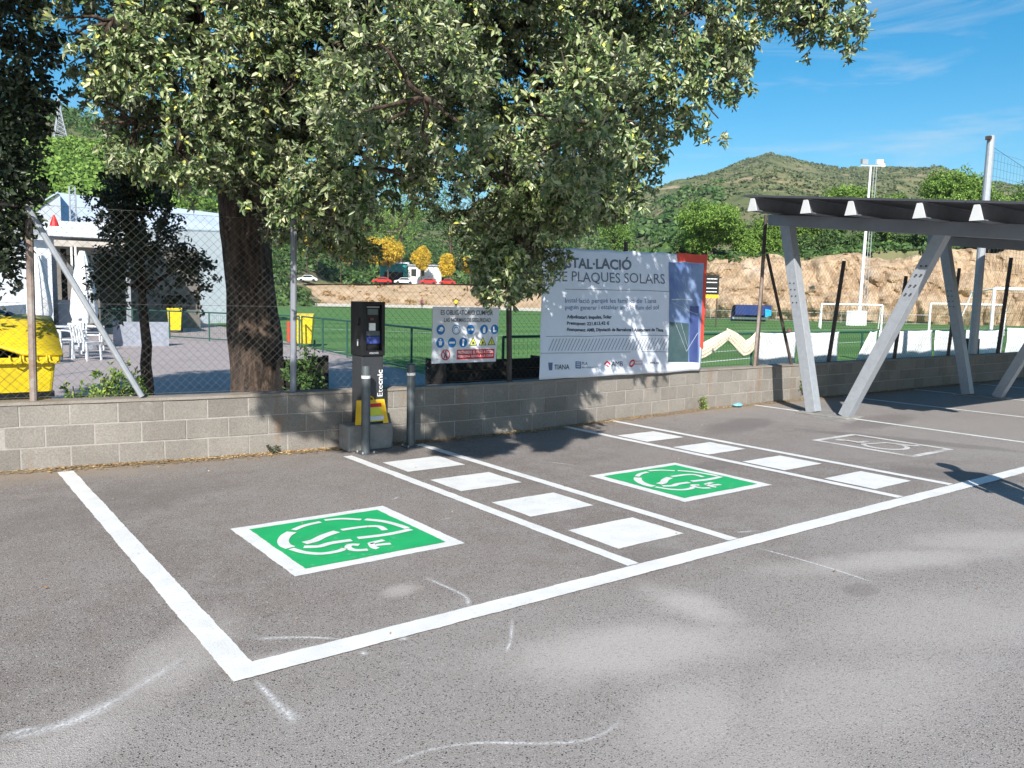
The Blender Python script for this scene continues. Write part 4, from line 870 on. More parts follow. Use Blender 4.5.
# leaf litter and debris
def litter(name, n, fn, mt, s=(.02, .05)):
    V = []; F = []
    for i in range(n):
        x, y = fn(); L = random.uniform(*s); a_ = random.uniform(0, 2*PI); w = L*random.uniform(.35, .6); c, s_ = math.cos(a_), math.sin(a_); o = len(V)
        z = .008 if y < 8.7 else .02
        for dx, dy, dz in ((-L/2, 0, .002), (0, -w/2, random.uniform(.002, .012)), (L/2, 0, random.uniform(.002, .012)), (0, w/2, .003)): V.append((x+dx*c-dy*s_, y+dx*s_+dy*c, z+dz))
        F += [(o, o+1, o+2), (o, o+2, o+3)]
    return tag(build_np(name, np.array(V), np.array(F), mt), kind='stuff')
def alongwall():
    x = random.choice([random.uniform(-1, 4), random.uniform(1, 3.8), random.uniform(4, 9), random.uniform(9, 20)]); return x, wy(x)-.02-abs(random.gauss(0, .09))
litter('fallen_leaves', 2600, alongwall, M_DEAD)
litter('scattered_leaves', 110, lambda: (random.uniform(0, 12), random.uniform(2, 8)), M_DEAD, (.012, .035))
# scrap of blue plastic and clods at the wall foot
mb = MB(); bm = bmesh.new(); bmesh.ops.create_icosphere(bm, subdivisions=2, radius=.07)
mb.add([(10.75+v.co.x*1.4, 8.18+v.co.y, .035+v.co.z*.5+.02*mnoise.noise(v.co*30)) for v in bm.verts], [tuple(v.index for v in f.verts) for f in bm.faces]); bm.free()
tag(mb.build('crumpled_wrapper', mat('blue_plastic_film', (.20, .52, .70), .3), smooth=False), 'crumpled pale blue plastic wrapper lying at the foot of the block wall', 'litter')
def weed(name, label, c, r, n, mt, group=None, ln=.05):
    t = empty(name, c, label, 'plant', group)
    mb = MB()
    for i in range(7): mb.tube([c, (c[0]+random.uniform(-r[0], r[0])*.7, c[1]+random.uniform(-r[1], r[1])*.7, c[2]+r[2]*random.uniform(.8, 1.7))], .005, 4)
    mb.build('stems', M_TWIG, t)
    Pc, Oc = lobe_points([(c[0], c[1], c[2]+r[2]*.8, *r)], n, .2, 4, -.4); leaves('foliage', Pc, Oc, 9, ln, ln, ln*.55, mt, t); return t
weed('weed', 'small dry weed growing at the wall foot right of the banner shadow', (10.0, 8.28, 0), (.10, .06, .13), 22, M_BUSH, ln=.03)
weed('weed', 'small green weed climbing the block wall beside the carport leg', (12.75, 8.28, .12), (.12, .05, .16), 26, M_BUSH, ln=.035)
weed('weed', 'tiny weed at the wall foot behind the left charging bay', (3.0, 8.10, 0), (.08, .05, .07), 14, M_SHADELEAF, ln=.025)
weed('bush', 'sunlit yellow-green bush behind the fence beside the yellow container', (1.75, 9.0, .25), (.36, .25, .36), 240, M_BUSH, ln=.045)
weed('bush', 'low yellow-green bush spilling onto the wall top next to the yellow container', (1.35, 8.95, .25), (.20, .2, .28), 80, M_BUSH, ln=.045)
weed('bush', 'dark green bush in the shade between the big trunk and the charging post', (3.78, 9.1, .35), (.26, .22, .38), 160, mat and M_PINE2, ln=.05)
# dark planter boxes behind the wall
for x0, x1, zt, lb in ((3.62, 4.2, .88, 'dark timber planter behind the wall between the trunk and the charging post'), (6.0, 7.9, .80, 'long dark timber planter behind the wall left of the banner')):
    r = empty('planter', ((x0+x1)/2, 9.6, 0), lb, 'planter'); n = 5
    for i in range(n): mb = MB(); mb.box(x0, x1, 9.5, 9.54, .03+i*(zt-.03)/n, .03+(i+1)*(zt-.03)/n-.012); mb.build('board', M_DARKW, r)
    mb = MB(); mb.box(x0+.03, x1-.03, 9.545, 10.0, .03, zt-.06); mb.build('earth', M_SOIL, r)
    for x in (x0, x1): mb = MB(); mb.box(x-.03, x+.03, 9.44, 9.50, .03, zt+.03); mb.build('corner_post', M_DARKW, r)
    for x in (x0-.02, x1+.0): mb = MB(); mb.box(x, x+.02, 9.505, 10.02, .03, zt-.01); mb.build('side_board', M_DARKW, r)

# ================================================================= YELLOW CONTAINER
OX = -.07
yc = empty('recycling_container', (.6, 9.5, .02), 'large yellow recycling container with its lid ajar behind the fence', 'container')
mb = MB(); mb.add([(-.15, 9.12, .25), (1.20, 9.12, .25), (1.20, 9.95, .25), (-.15, 9.95, .25), (-.22, 9.02, .98), (1.28, 9.02, .98), (1.28, 10.05, .98), (-.22, 10.05, .98)], [(3, 2, 1, 0), (0, 1, 5, 4), (1, 2, 6, 5), (2, 3, 7, 6), (3, 0, 4, 7)]); mb.build('body', M_YEL, yc, bevel=.03)
mb = MB()
for (a_, b_) in (((-.25, 8.98), (1.31, 9.03)), ((1.26, 9.031), (1.31, 10.07)), ((-.25, 9.031), (-.2, 10.07)), ((-.199, 10.03), (1.259, 10.08))): mb.box(a_[0], b_[0], a_[1], b_[1], .94, 1.0)
mb.build('rim', M_YEL, yc, bevel=.01)
mb = MB(); n = 14; V = []
prof = [(9.0 + 1.02*(i/(n-1)), 1.03 + .36*math.sin(PI*.62*(i/(n-1)))) for i in range(n)]
for x, dz, fr in ((1.34, -.01, 0), (1.0, .01, 0), (.78, .03, .10), (.45, .07, .38), (.0, .12, .62), (-.4, .15, .8)):
    for i, (y, z) in enumerate(prof): t = max(fr, i/(n-1)) if fr else i/(n-1); yy = 9.0+1.02*t; zz = 1.03 + .36*math.sin(PI*.62*t); V.append((x, yy, zz+dz))
mb.add(V, [(j*n+i, j*n+i+1, (j+1)*n+i+1, (j+1)*n+i) for j in range(5) for i in range(n-1)]); o = mb.build('lid', M_YEL, yc, smooth=True); m_ = o.modifiers.new('thickness', 'SOLIDIFY'); m_.thickness = .03
mb = MB()
for i in range(4):
    x = .93+i*.11; mb.tube([(x-.045, 8.97, 1.02), (x-.04, 8.95, .965), (x, 8.945, .945), (x+.04, 8.95, .965), (x+.045, 8.97, 1.02)], .009, 5)
mb.build('lid_grips', M_YEL, yc)
for x, y in ((0, 9.2), (1.1, 9.2), (0, 9.85), (1.1, 9.85)):
    mb = MB(); mb.tube([(x-.03, y, .11), (x+.03, y, .11)], .09, 14); wl_ = mb.build('wheel', M_TYRE, yc)
mb = MB(); mb.box(-.2, 1.26, 9.05, 10.02, .60, .66); mb.build('inside', M_BLACK, yc)
bm = bmesh.new(); bmesh.ops.create_icosphere(bm, subdivisions=4, radius=1)
mb = MB(); mb.add([(.74+v.co.x*.36*(1+.25*mnoise.noise(v.co*3)), 9.75+v.co.y*.26, 1.18+v.co.z*.24*(1+.3*mnoise.noise(v.co*4))) for v in bm.verts], [tuple(v.index for v in f.verts) for f in bm.faces])
yc.location.x -= .10
tag(mb.build('bin_bag', M_BLACK, smooth=True), 'shiny black rubbish bag bulging over the back of the yellow container', 'bag'); bm.free()

# ================================================================= SMALL YELLOW BINS
def bin_(x, y, rz, label, hh=1.05):
    r = empty('wheelie_bin', (0, 0, 0), label, 'bin', 'small yellow wheelie bins')
    mb = MB(); mb.add([(-.22, -.26, .10), (.22, -.26, .10), (.22, .2, .10), (-.22, .2, .10), (-.28, -.34, .95), (.28, -.34, .95), (.28, .34, .95), (-.28, .34, .95)], [(3, 2, 1, 0), (0, 1, 5, 4), (1, 2, 6, 5), (2, 3, 7, 6), (3, 0, 4, 7), (4, 5, 6, 7)]); mb.build('body', M_YEL, r, bevel=.015)
    mb = MB(); mb.add([(-.3, -.37, .955), (.3, -.37, .955), (.3, .37, .955), (-.3, .37, .955), (-.29, -.34, 1.0), (.29, -.34, 1.0), (.27, .34, 1.06), (-.27, .34, 1.06)], [(3, 2, 1, 0), (0, 1, 5, 4), (1, 2, 6, 5), (2, 3, 7, 6), (3, 0, 4, 7), (4, 5, 6, 7)]); mb.build('lid', M_YEL, r, bevel=.01)
    for s in (-1, 1): mb = MB(); mb.tube([(s*.25, .28, .10), (s*.30, .28, .10)], .10, 12); mb.build('wheel', M_TYRE, r)
    mb = MB(); mb.box(-.20, .2, .205, .235, .14, .34); mb.build('axle_guard', M_BLACK, r)
    r.location = (x, y, .018); r.rotation_euler[2] = rz; return r
b1 = gz(175, 333); b2 = gz(305, 347)
bin_(b1.x, b1.y, -.25, 'small yellow wheelie bin on the plaza left of the big trunk'); bin_(b2.x, b2.y, -.5, 'small yellow wheelie bin with a dark wheel between the big trunk and the charging post')
mb = MB(); q = gz(294, 343, .02); mb.box(q.x-.1, q.x+.08, q.y+.3, q.y+.42, .02, .75); tag(mb.build('litter_post', mat('red_orange', (.5, .07, .03), .6), bevel=.02), 'red post partly hidden behind the left side of the yellow bin near the trunk', 'post')

# ================================================================= CLUBHOUSE AND TERRACE
def box_px(mb, x0, x1, yt, yb, d, dep, z0=None):
    a_, b_ = gd(x0, d), gd(x1, d); zt = hz((x0+x1)/2, yt, d); zb = z0 if z0 is not None else hz((x0+x1)/2, yb, d)
    n = Vector((a_.x+b_.x, a_.y+b_.y, 0)).normalized()*dep
    mb.add([(a_.x, a_.y, zb), (b_.x, b_.y, zb), (b_.x, b_.y, zt), (a_.x, a_.y, zt), (a_.x+n.x, a_.y+n.y, zb), (b_.x+n.x, b_.y+n.y, zb), (b_.x+n.x, b_.y+n.y, zt), (a_.x+n.x, a_.y+n.y, zt)], [(0, 1, 2, 3), (1, 5, 6, 2), (5, 4, 7, 6), (4, 0, 3, 7), (3, 2, 6, 7), (0, 4, 5, 1)])
hall = empty('sports_hall', gd(100, 48, 0), 'pale sports hall with a white gabled sheet roof behind the terrace', 'building')
a_, b_, c_ = gd(40, 50), gd(64, 44), gd(250, 50)
e_ = gd(36, 60)
mb = MB(); zt = hz(50, 224, 46)
zr1, zr2 = hz(64, 194, 44), hz(250, 214, 50)
mb.add([(a_.x, a_.y, 0), (b_.x, b_.y, 0), (b_.x, b_.y, zr1), (a_.x, a_.y, hz(44, 210, 50)), (c_.x, c_.y, 0), (c_.x, c_.y, zr2-.8)], [(0, 1, 2, 3)]); 
mb.add([(b_.x, b_.y, 0), (c_.x, c_.y, 0), (c_.x, c_.y, hz(250, 232, 50)), (b_.x, b_.y, hz(64, 226, 44))], [(0, 1, 2, 3)])
mb.build('wall', M_BWHITE, hall)
mb = MB(); n = Vector((1.2, 9, 0)); q0, q1 = Vector((b_.x, b_.y, hz(64, 228, 44))), Vector((c_.x, c_.y, hz(250, 233, 50)))
mb.prism([q0, q1, q1+Vector((.6, 5, 1.3)), Vector((b_.x+.6, b_.y+5, zr1+.45))], (0, 0, .12)); mb.prism([(a_.x-.2, a_.y, hz(44, 209.5, 50)), (b_.x-.1, b_.y-.1, zr1+.02), (b_.x+.6, b_.y+5, zr1+.47), (a_.x, a_.y+6, hz(44, 209.5, 50)+.2)], (0, 0, .08)); mb.build('roof', M_ROOFB, hall)
for k_ in range(9):
    p = q0.lerp(q1, k_/8)+Vector((0, -.02, 0)); t = p+Vector((.6, 5, 1.3 if k_ else 1.5)); mb = MB() if k_ == 0 else mb; mb.bar(p+Vector((0, 0, .14)), t+Vector((0, 0, .14)), .06, .05)
mb.build('roof_seams', M_ROOFB, hall)
ac = MB(); box_px(ac, 98, 116, 217, 227, 42, .8); ac.build('air_unit', M_BGREY, hall, bevel=.03)
cl_ = empty('clubhouse', gd(60, 34, 0), 'low white clubhouse with a flat canopy on dark columns at the left', 'building')
mb = MB(); box_px(mb, -60, 53, 237, 316, 31.5, 5, 0); mb.build('white_wall', M_BWHITE, cl_)
mb = MB(); box_px(mb, 46, 150, 223, 238, 37, 7); mb.build('parapet', M_BWHITE, cl_)
mb = MB(); box_px(mb, 56, 150, 242, 248, 33, 8); mb.build('canopy', mat('canopy_render', (.42, .38, .34), .8, var=.15, scale=3), cl_)
mb = MB(); box_px(mb, 46, 200, 248, 318, 41, .3, 0); mb.build('rear_wall', mat('rear_wall_render', (.16, .145, .13), .85, var=.2, scale=1), cl_)
mb = MB(); box_px(mb, 100, 122, 262, 318, 40.6, .2, 0); mb.build('window', M_GLASS, cl_)
for x0, x1, m_, d in ((50, 58, M_BGREY, 33.2), (62, 68, M_DARKW, 35), (72, 74, M_WHITEP, 32.8), (76, 78, M_WHITEP, 32.8), (92, 97, M_BGREY, 34), (126, 131, M_BGREY, 34), (36, 38, M_WHITEP, 31)):
    mb = MB(); box_px(mb, x0, x1, 247, 318, d, .18, 0); mb.build('column', m_, cl_)
mb = MB(); box_px(mb, 58, 76, 300, 316, 32.5, .5, 0); mb.build('counter', M_BGREY, cl_)
mb = MB(); box_px(mb, 112, 168, 322, 334, 27, .25, 0); tag(mb.build('brick_planter_wall', mat('blue_grey_brick', (.25, .27, .32), .85, var=.2, scale=9)), 'low grey brick wall on the terrace behind the young tree', 'low wall')
mb = MB(); box_px(mb, -20, 50, 228, 234, 31, .1); mb.build('awning_bar', M_BGREY, cl_)
r = empty('lattice_mast', gd(76, 43, hz(76, 222, 43)), 'small grey lattice mast rising from the hall roof', 'mast'); mb = MB()
q = gd(76, 43); zb, zt = hz(76, 226, 43), hz(76, 187, 43)
for i, j in ((-1, -1), (1, -1), (1, 1), (-1, 1)): mb.tube([(q.x+i*.12, q.y+j*.12, zb), (q.x+i*.12, q.y+j*.12, zt)], .022, 4)
for k_ in range(8): z = zb+(zt-zb)*k_/8; mb.tube([(q.x-.12, q.y-.12, z), (q.x+.12, q.y-.12, z+.25), (q.x-.12, q.y-.12, z+.25)], .014, 4)
mb.build('lattice', M_GALV, r)
mb = MB(); q = gd(57, 31); z0, z1 = hz(57, 226, 31), hz(57, 215, 31); mb.tube([(q.x, q.y, z0), (q.x, q.y, z0+.1), (q.x, q.y, z1)], [.14, .12, .02], 10); tag(mb.build('pennant', mat('bright_red', (.7, .02, .02), .5)), 'small bright red pointed cone on the clubhouse roof edge', 'roof ornament')
def parasol(px, yt, yb, d, label, z0=0):
    q = gd(px, d); zt = hz(px, yt, d); r = empty('closed_parasol', (q.x, q.y, 0), label, 'parasol', 'closed white parasols on the terrace')
    mb = MB(); mb.tube([(q.x, q.y, 0), (q.x, q.y, zt)], .03, 8); mb.build('pole', M_GALV, r)
    n = 20; V = []; prof = [(0, .05), (.12, .10), (.3, .15), (.6, .21), (.85, .25), (1, .20)]; H = zt-.75
    for t, rr in prof:
        for k_ in range(n): a_ = 2*PI*k_/n; R = rr*1.25*(1+.28*math.cos(8*a_+t)); V.append((q.x+R*math.cos(a_), q.y+R*math.sin(a_), zt-t*H))
    mb = MB(); mb.add(V, [(i*n+k_, i*n+(k_+1) % n, (i+1)*n+(k_+1) % n, (i+1)*n+k_) for i in range(len(prof)-1) for k_ in range(n)]); mb.build('canopy', M_SHEET, r, smooth=True)
    mb = MB(); mb.tube([(q.x, q.y, .02), (q.x, q.y, .12)], [.35, .30], 14); mb.build('base', M_BGREY, r)
parasol(84, 251, 343, 26, 'closed white parasol standing under the canopy edge by the white chairs'); parasol(38, 256, 340, 27, 'closed white parasol in front of the white clubhouse wall')
def chair(x, y, rz, label):
    r = empty('plastic_chair', (0, 0, 0), label, 'chair', 'white plastic terrace chairs')
    mb = MB(); mb.box(-.23, .23, -.22, .22, .42, .45); mb.build('seat', M_WPLAST, r, bevel=.01)
    for i in (-1, 1):
        for j in (-1, 1): mb = MB(); mb.bar((i*.22, j*.21, 0), (i*.20, j*.2, .425), .035, .035); mb.build('leg', M_WPLAST, r)
        mb = MB(); mb.bar((i*.25, -.22, .44), (i*.25, -.22, .66), .035, .035); mb.bar((i*.25, -.24, .66), (i*.25, .24, .68), .05, .025); mb.build('armrest', M_WPLAST, r)
    mb = MB()
    for k_ in range(5): mb.bar((-.16+.08*k_, .23, .44), (-.16+.08*k_, .32, .86), .04, .02)
    mb.bar((-.2, .32, .86), (.2, .32, .86), .03, .05); mb.build('backrest', M_WPLAST, r)
    r.location = (x, y, .02); r.rotation_euler[2] = rz
def table(x, y, label):
    r = empty('terrace_table', (0, 0, 0), label, 'table', 'white terrace tables'); mb = MB(); mb.box(-.4, .4, -.4, .4, .71, .74); mb.build('tabletop', M_WPLAST, r, bevel=.01)
    for i in (-1, 1):
        for j in (-1, 1): mb = MB(); mb.bar((i*.36, j*.36, 0), (i*.34, j*.34, .71), .04, .04); mb.build('leg', M_WPLAST, r)
    r.location = (x, y, .02)
for px, d, rz, lb in ((85, 21.5, 2.2, 'white plastic chair nearest the fence brace on the terrace'), (73, 22.6, -.6, 'white plastic chair beside the white table under the parasol'), (58, 22, .8, 'white plastic chair left of the terrace table, just above the container bag'), (92, 25, 1.2, 'white plastic chair behind the others near the closed parasol')):
    q = gd(px, d); chair(q.x, q.y, rz, lb)
q = gd(66, 23.4); table(q.x, q.y, 'square white terrace table among the white chairs'); q = gd(20, 20.5); table(q.x, q.y, 'white terrace table behind the yellow container at the left edge')
mb = MB(); a_, b_ = gd(-25, 16), gd(26, 17); z = hz(10, 308, 16); mb.prism([(a_.x, a_.y, z-.24), (b_.x, b_.y, z-.24), (b_.x, b_.y, z+.05), (a_.x, a_.y, z+.0)], (0, .04, 0))
tb = tag(mb.build('terrace_screen', M_SHEET), 'low white canvas screen behind the yellow container', 'screen')

# ================================================================= CLOTHS ON THE RAILING
def sheet(px0, px1, label, zt=1.03, zb=.12, corner=0, y=11.46):
    a_, b_ = gy(px0, 335, y).x, gy(px1, 333, y).x; n, m = 22, 12; V = []; sd_ = random.random()*50
    for i in range(n+1):
        for j in range(m+1):
            u, v = i/n, j/m; w = mnoise.noise(Vector((u*(b_-a_)*1.6+sd_, v*1.5, 0)))*.07*v; z = zt - v*(zt-zb) - (.05*math.sin(PI*u)*(1-v))*.6
            xx = a_+(b_-a_)*u
            if corner: xx = a_ + (b_-a_)*(u*(1-(v*0)) ); xx = b_-(b_-xx)*(.30+.70*v)
            V.append((xx, y-.03-w-.03*math.sin(u*(b_-a_)*5+sd_)*v, z+.02*mnoise.noise(Vector((u*5, sd_, 0)))))
    mb = MB(); mb.add(V, [(i*(m+1)+j, (i+1)*(m+1)+j, (i+1)*(m+1)+j+1, i*(m+1)+j+1) for i in range(n) for j in range(m)]); o = mb.build('hung_tarp', M_SHEET, smooth=True); o.modifiers.new('t', 'SOLIDIFY').thickness = .004
    tag(o, label, 'tarp', 'white tarps hung on the pitch railing')
sheet(756, 796, 'white tarp on the railing seen between the fence brace and the first carport leg')
sheet(800, 838, 'white tarp on the railing just right of the first carport leg')
sheet(853, 876, 'white tarp with a slanting edge on the railing between the carport V legs', corner=1)
sheet(878, 931, 'broad white tarp on the railing right of the second carport leg', zt=1.05)
sheet(934, 962, 'white tarp on the railing directly behind the third carport leg')
sheet(965, 1003, 'white tarp on the railing behind the tall mast', zb=.05)
sheet(1006, 1075, 'white tarp on the railing at the right edge', zt=1.08)
def swag(P, w, name='swag'):
    pass
mb = MB(); Y = 11.42; n = 34
def cat(p, q, sagz, k_): return [(p[0]+(q[0]-p[0])*t, Y, p[1]+(q[1]-p[1])*t - sagz*math.sin(PI*t)) for t in np.linspace(0, 1, k_)]
X = lambda px, py: (gy(px, py, Y).x, gy(px, py, Y).z)
pthA = cat(X(672, 364), X(728, 333.5), .06, 12); pthB = cat(X(724, 333), X(743, 349), -.03, 7) + cat(X(743, 349), X(757, 334), .06, 8)[1:]
for pth, w0 in ((pthA, .34), (pthB, .36)):
    V = []; m = 12
    for i, p in enumerate(pth):
        q0, q1 = Vector(pth[max(0, i-1)]), Vector(pth[min(len(pth)-1, i+1)]); t = (q1-q0).normalized(); nn = Vector((-t.z, 0, t.x)); w = w0*(.6+.4*math.sin(PI*i/(len(pth)-1)))
        for j in range(m+1): s = j/m-.5; V.append(tuple(Vector(p)+nn*s*w + Vector((0, -.05-.014*math.sin(s*26)-.03*math.cos(s*PI), 0))))
    mb.add(V, [(i*(m+1)+j, (i+1)*(m+1)+j, (i+1)*(m+1)+j+1, i*(m+1)+j+1) for i in range(len(pth)-1) for j in range(m)])
o = mb.build('draped_cloth', M_CREAM, smooth=True); o.modifiers.new('t', 'SOLIDIFY').thickness = .01; tag(o, 'cream pleated cloth draped in swags over the pitch railing right of the banner', 'cloth')
mb = MB(); mb.box(gy(967, 350, 8.9).x, gy(975, 350, 8.9).x, 8.8, 9.1, .3, hz(970, 342, 20)); tag(mb.build('electric_box', M_BLACK, bevel=.01), 'small black box standing behind the wall at the foot of the mast', 'box')

# ================================================================= PITCH EQUIPMENT
def goal(pa, pb, zt, label, dep=1.4, rad=.06):
    a_, b_ = Vector(pa), Vector(pb); r = empty('football_goal', (a_+b_)/2, label, 'goal'); n = (b_-a_).cross(Vector((0, 0, 1))).normalized(); 
    if n.y < 0 and n.x < 0: n = -n
    if n.dot(Vector((F_[0], F_[1], 0))) < 0: n = -n
    for p in (a_, b_):
        mb = MB(); mb.tube([p, p+Vector((0, 0, zt))], rad, 8); mb.build('post', M_WHITEP, r)
        mb = MB(); mb.tube([p+Vector((0, 0, zt)), p+n*dep*.5+Vector((0, 0, zt*.95)), p+n*dep+Vector((0, 0, .05)), p+Vector((0, 0, .05))], rad*.5, 6); mb.build('stanchion', M_WHITEP, r)
    mb = MB(); mb.tube([a_+Vector((0, 0, zt)), b_+Vector((0, 0, zt))], rad, 8); mb.build('crossbar', M_WHITEP, r)
    mb = MB(); L = (b_-a_).length; c_ = max(.16, L/30)
    for i in range(int(L/c_)+1): p = a_.lerp(b_, min(1, i*c_/L)); mb.tube([p+n*dep*.5+Vector((0, 0, zt*.95)), p+n*dep+Vector((0, 0, .05))], .006, 3, False)
    for j in range(10): t = j/9; o_ = n*dep*(.5+.5*t)+Vector((0, 0, zt*.95*(1-t)+.05*t)); mb.tube([a_+o_, b_+o_], .006, 3, False)
    mb.build('net', M_WIRE, r)
goal(gd(822, 66), gd(883, 66.5), 1.85, 'small white football goal seen between the first carport leg and the V leg', rad=.07)
goal(gd(931, 62), gd(1006, 62), 2.0, 'small white football goal partly behind the third carport leg', rad=.07)
goal(gd(993.5, 33), gd(1150, 38), 2.40, 'large white football goal at the right edge behind the tarps', 2.0)
dg = empty('team_shelter', gd(755, 76), 'dark blue team shelter with a cyan side beyond the pitch', 'shelter'); d = 76
a_, b_ = gd(736, d), gd(772, d); zt = hz(755, 305, d); n = Vector((F_[0], F_[1], 0)).normalized()
mb = MB(); V = []
for p in (a_, b_):
    for t in np.linspace(0, 1, 8): V.append((p.x + n.x*(1.5*math.sin(t*PI/2)), p.y+n.y*(1.5*math.sin(t*PI/2)), zt*math.cos(t*PI/2*.0+0)*(1-t**3*.9)))
mb.add(V, [(i, i+1, 9+i, 8+i) for i in range(7)]); mb.build('shell', M_DBLUE, dg)
mb = MB(); mb.prism([(a_.x, a_.y, zt-.02), (b_.x, b_.y, zt-.02), (b_.x, b_.y, .75), (a_.x, a_.y, .75)], n*.05); mb.build('front_cover', M_DBLUE, dg)
mb = MB(); c1 = gd(766, d-.2); mb.prism([(c1.x, c1.y, .6), (b_.x, b_.y, .75), (b_.x, b_.y, zt*.75), (b_.x-.5, b_.y+.3, zt*.8)], n*.05); mb.build('side_panel', M_CYAN, dg)
mb = MB(); mb.box(a_.x+.3, b_.x-.2, a_.y+.4, b_.y+1, .35, .5) if False else mb.prism([(a_.x+n.x*.7, a_.y+n.y*.7, .35), (b_.x+n.x*.7, b_.y+n.y*.7, .35), (b_.x+n.x*.7, b_.y+n.y*.7, .55), (a_.x+n.x*.7, a_.y+n.y*.7, .55)], n*.4); mb.build('bench', M_WHITEP, dg)
# floodlight mast
fm = empty('floodlight_mast', gd(860, 80), 'tall white floodlight mast in front of the cliff', 'floodlight')
q = gd(860, 80); zt = hz(866, 166, 80); top = q + Vector((.35, 0, 0))
top = Vector((gd(866, 80).x, gd(866, 80).y, zt)); base_ = Vector((q.x, q.y, 0)); top.x, top.y = gd(862, 80).x, gd(862, 80).y
mb = MB(); mb.tube([base_, top], [.17, .09], 10); mb.build('pole', M_WHITEP, fm)
mb = MB(); rt = Vector((R_[0], R_[1], 0)).normalized()
for s in (.35, .6): mb.tube([base_+rt*s+Vector((0, 0, .5)), top+rt*s*.9], .025, 4)
for k_ in range(34): z = .8+k_*(zt-1)/34; mb.tube([base_+rt*.35+Vector((0, 0, z)), base_+rt*.6+Vector((0, 0, z))], .02, 4)
mb.build('ladder', M_GALV, fm)
mb = MB(); mb.tube([top+rt*-.9, top+rt*1.3], .05, 6); mb.build('crossarm', M_WHITEP, fm)
for s in (-.5, .85): c = top+rt*s+Vector((0, 0, .35)); mb = MB(); mb.prism([c+rt*-.25+Vector((0, 0, -.2)), c+rt*.25+Vector((0, 0, -.2)), c+rt*.25+Vector((0, 0, .22)), c+rt*-.25+Vector((0, 0, .22))], (.1, .25, .05)); mb.build('lamp', M_WHITEP if s > 0 else M_BGREY, fm)
mb = MB(); c = gd(859, 79.5); mb.box(c.x-1.4, c.x+1.2, c.y-.2, c.y+.3, .0, 1.35); tag(mb.build('switch_cabinet', M_WHITEP, bevel=.03), 'white cabinet at the foot of the floodlight mast', 'cabinet')
# small dark advertising board on the far fence
r = empty('advert_board', gd(711, 60), 'small black and yellow advertising board right of the banner, in front of the cliff', 'sign'); d = 60
c = gd(711, d); zt, zb = hz(711, 275, d), hz(711, 298, d); zm = hz(711, 294.5, d); w = 12.5/808*d/2*1.15
def adv(mb, s0, s1, z0, z1, off): mb.prism([c+rt*s0*w+Vector((0, 0, z0))-n*off, c+rt*s1*w+Vector((0, 0, z0))-n*off, c+rt*s1*w+Vector((0, 0, z1))-n*off, c+rt*s0*w+Vector((0, 0, z1))-n*off], n*.03)
mb = MB(); adv(mb, -1, 1, zm, zt, 0); mb.build('black_panel', M_BLACK, r); mb = MB(); adv(mb, -1, 1, zb, zm-.01, 0); mb.build('yellow_strip', M_YELF, r)
mb = MB()
for z0, z1 in ((.30, .34), (.34, .40), (.60, .64), (.78, .82), (.12, .16)): adv(mb, -.7, .7, zm+(zt-zm)*z0, zm+(zt-zm)*z1, .035) if z0 != .34 else None
mb.build('white_bars', M_LWHITE, r); mb = MB()
for s in (-.8, .8): mb.tube([c+rt*s*w, c+rt*s*w+Vector((0, 0, zb))], .05, 6)
mb.build('posts', M_POSTD, r)

# ================================================================= FAR BACKGROUND
def tz(x, y): return terrain_z(x, y)
def bigtree(px, yt, yb, wpx, d, label, mt=None, group='trees on top of the cliff', n=520, squat=1., nm='pine_tree', zb=None, trunk_px=None, leafs=.34, cat='tree'):
    c = gd(px, d); w = wpx/808*d/2*1.05; zt = hz(px, yt, d); zc = hz(px, yb, d); z0 = zb if zb is not None else tz(c.x, c.y)-.3
    H = (zt-zc); g = random.Random(int(px*7+d)); lobes = []
    for k_ in range(9):
        a_ = g.uniform(0, 2*PI); rr = g.uniform(.1, .62)*w; hh = g.uniform(.25, .78); lobes.append((c.x+rr*math.cos(a_), c.y+rr*math.sin(a_), zc+H*hh, w*g.uniform(.30, .48), w*g.uniform(.3, .48), H*g.uniform(.2, .30)))
    lobes.append((c.x, c.y, zc+H*.62, w*.6, w*.6, H*.38))
    s = max(.10, leafs*.72*d/100); n = int(n*2.3)
    return small_tree(nm, label, cat, (c.x, c.y, z0), max(.12, .022*w*2), (c.x, c.y, zc+H*.3), lobes, n, 6, s*1.1, s*1.15, s*.55, mt or M_PINE, group, inner=.45, thr=-.5, clump=.5)
bigtree(709, 205, 256, 78, 104, 'rounded bright green pine on the cliff directly above the banner corner', n=2300)
bigtree(681, 232, 262, 22, 112, 'small pine left of the rounded bright pine above the banner', M_PINE2, n=400)
bigtree(766, 216, 256, 44, 106, 'bushy green tree on the cliff left of the first carport leg', n=1000, nm='bushy_tree')
bigtree(742, 236, 260, 26, 104, 'low bright shrubby tree between the two larger ones left of the carport', n=450, nm='bushy_tree')
bigtree(838, 187, 240, 66, 112, 'tall bright pine rising behind the middle of the carport roof', n=1200)
bigtree(805, 200, 250, 44, 112, 'pine behind the left end of the carport roof', M_PINE, n=800)
bigtree(888, 196, 246, 52, 113, 'dense pine behind the carport roof right of the floodlight mast', M_PINE, n=900)
bigtree(951, 171, 228, 84, 112, 'large round-topped pine rising left of the tall mast', n=1800)
bigtree(1013, 184, 235, 40, 116, 'pale green tree right of the tall mast', M_PINE, n=700)
bigtree(1060, 180, 240, 60, 118, 'tree at the right edge beyond the mast', M_PINE2, n=500)
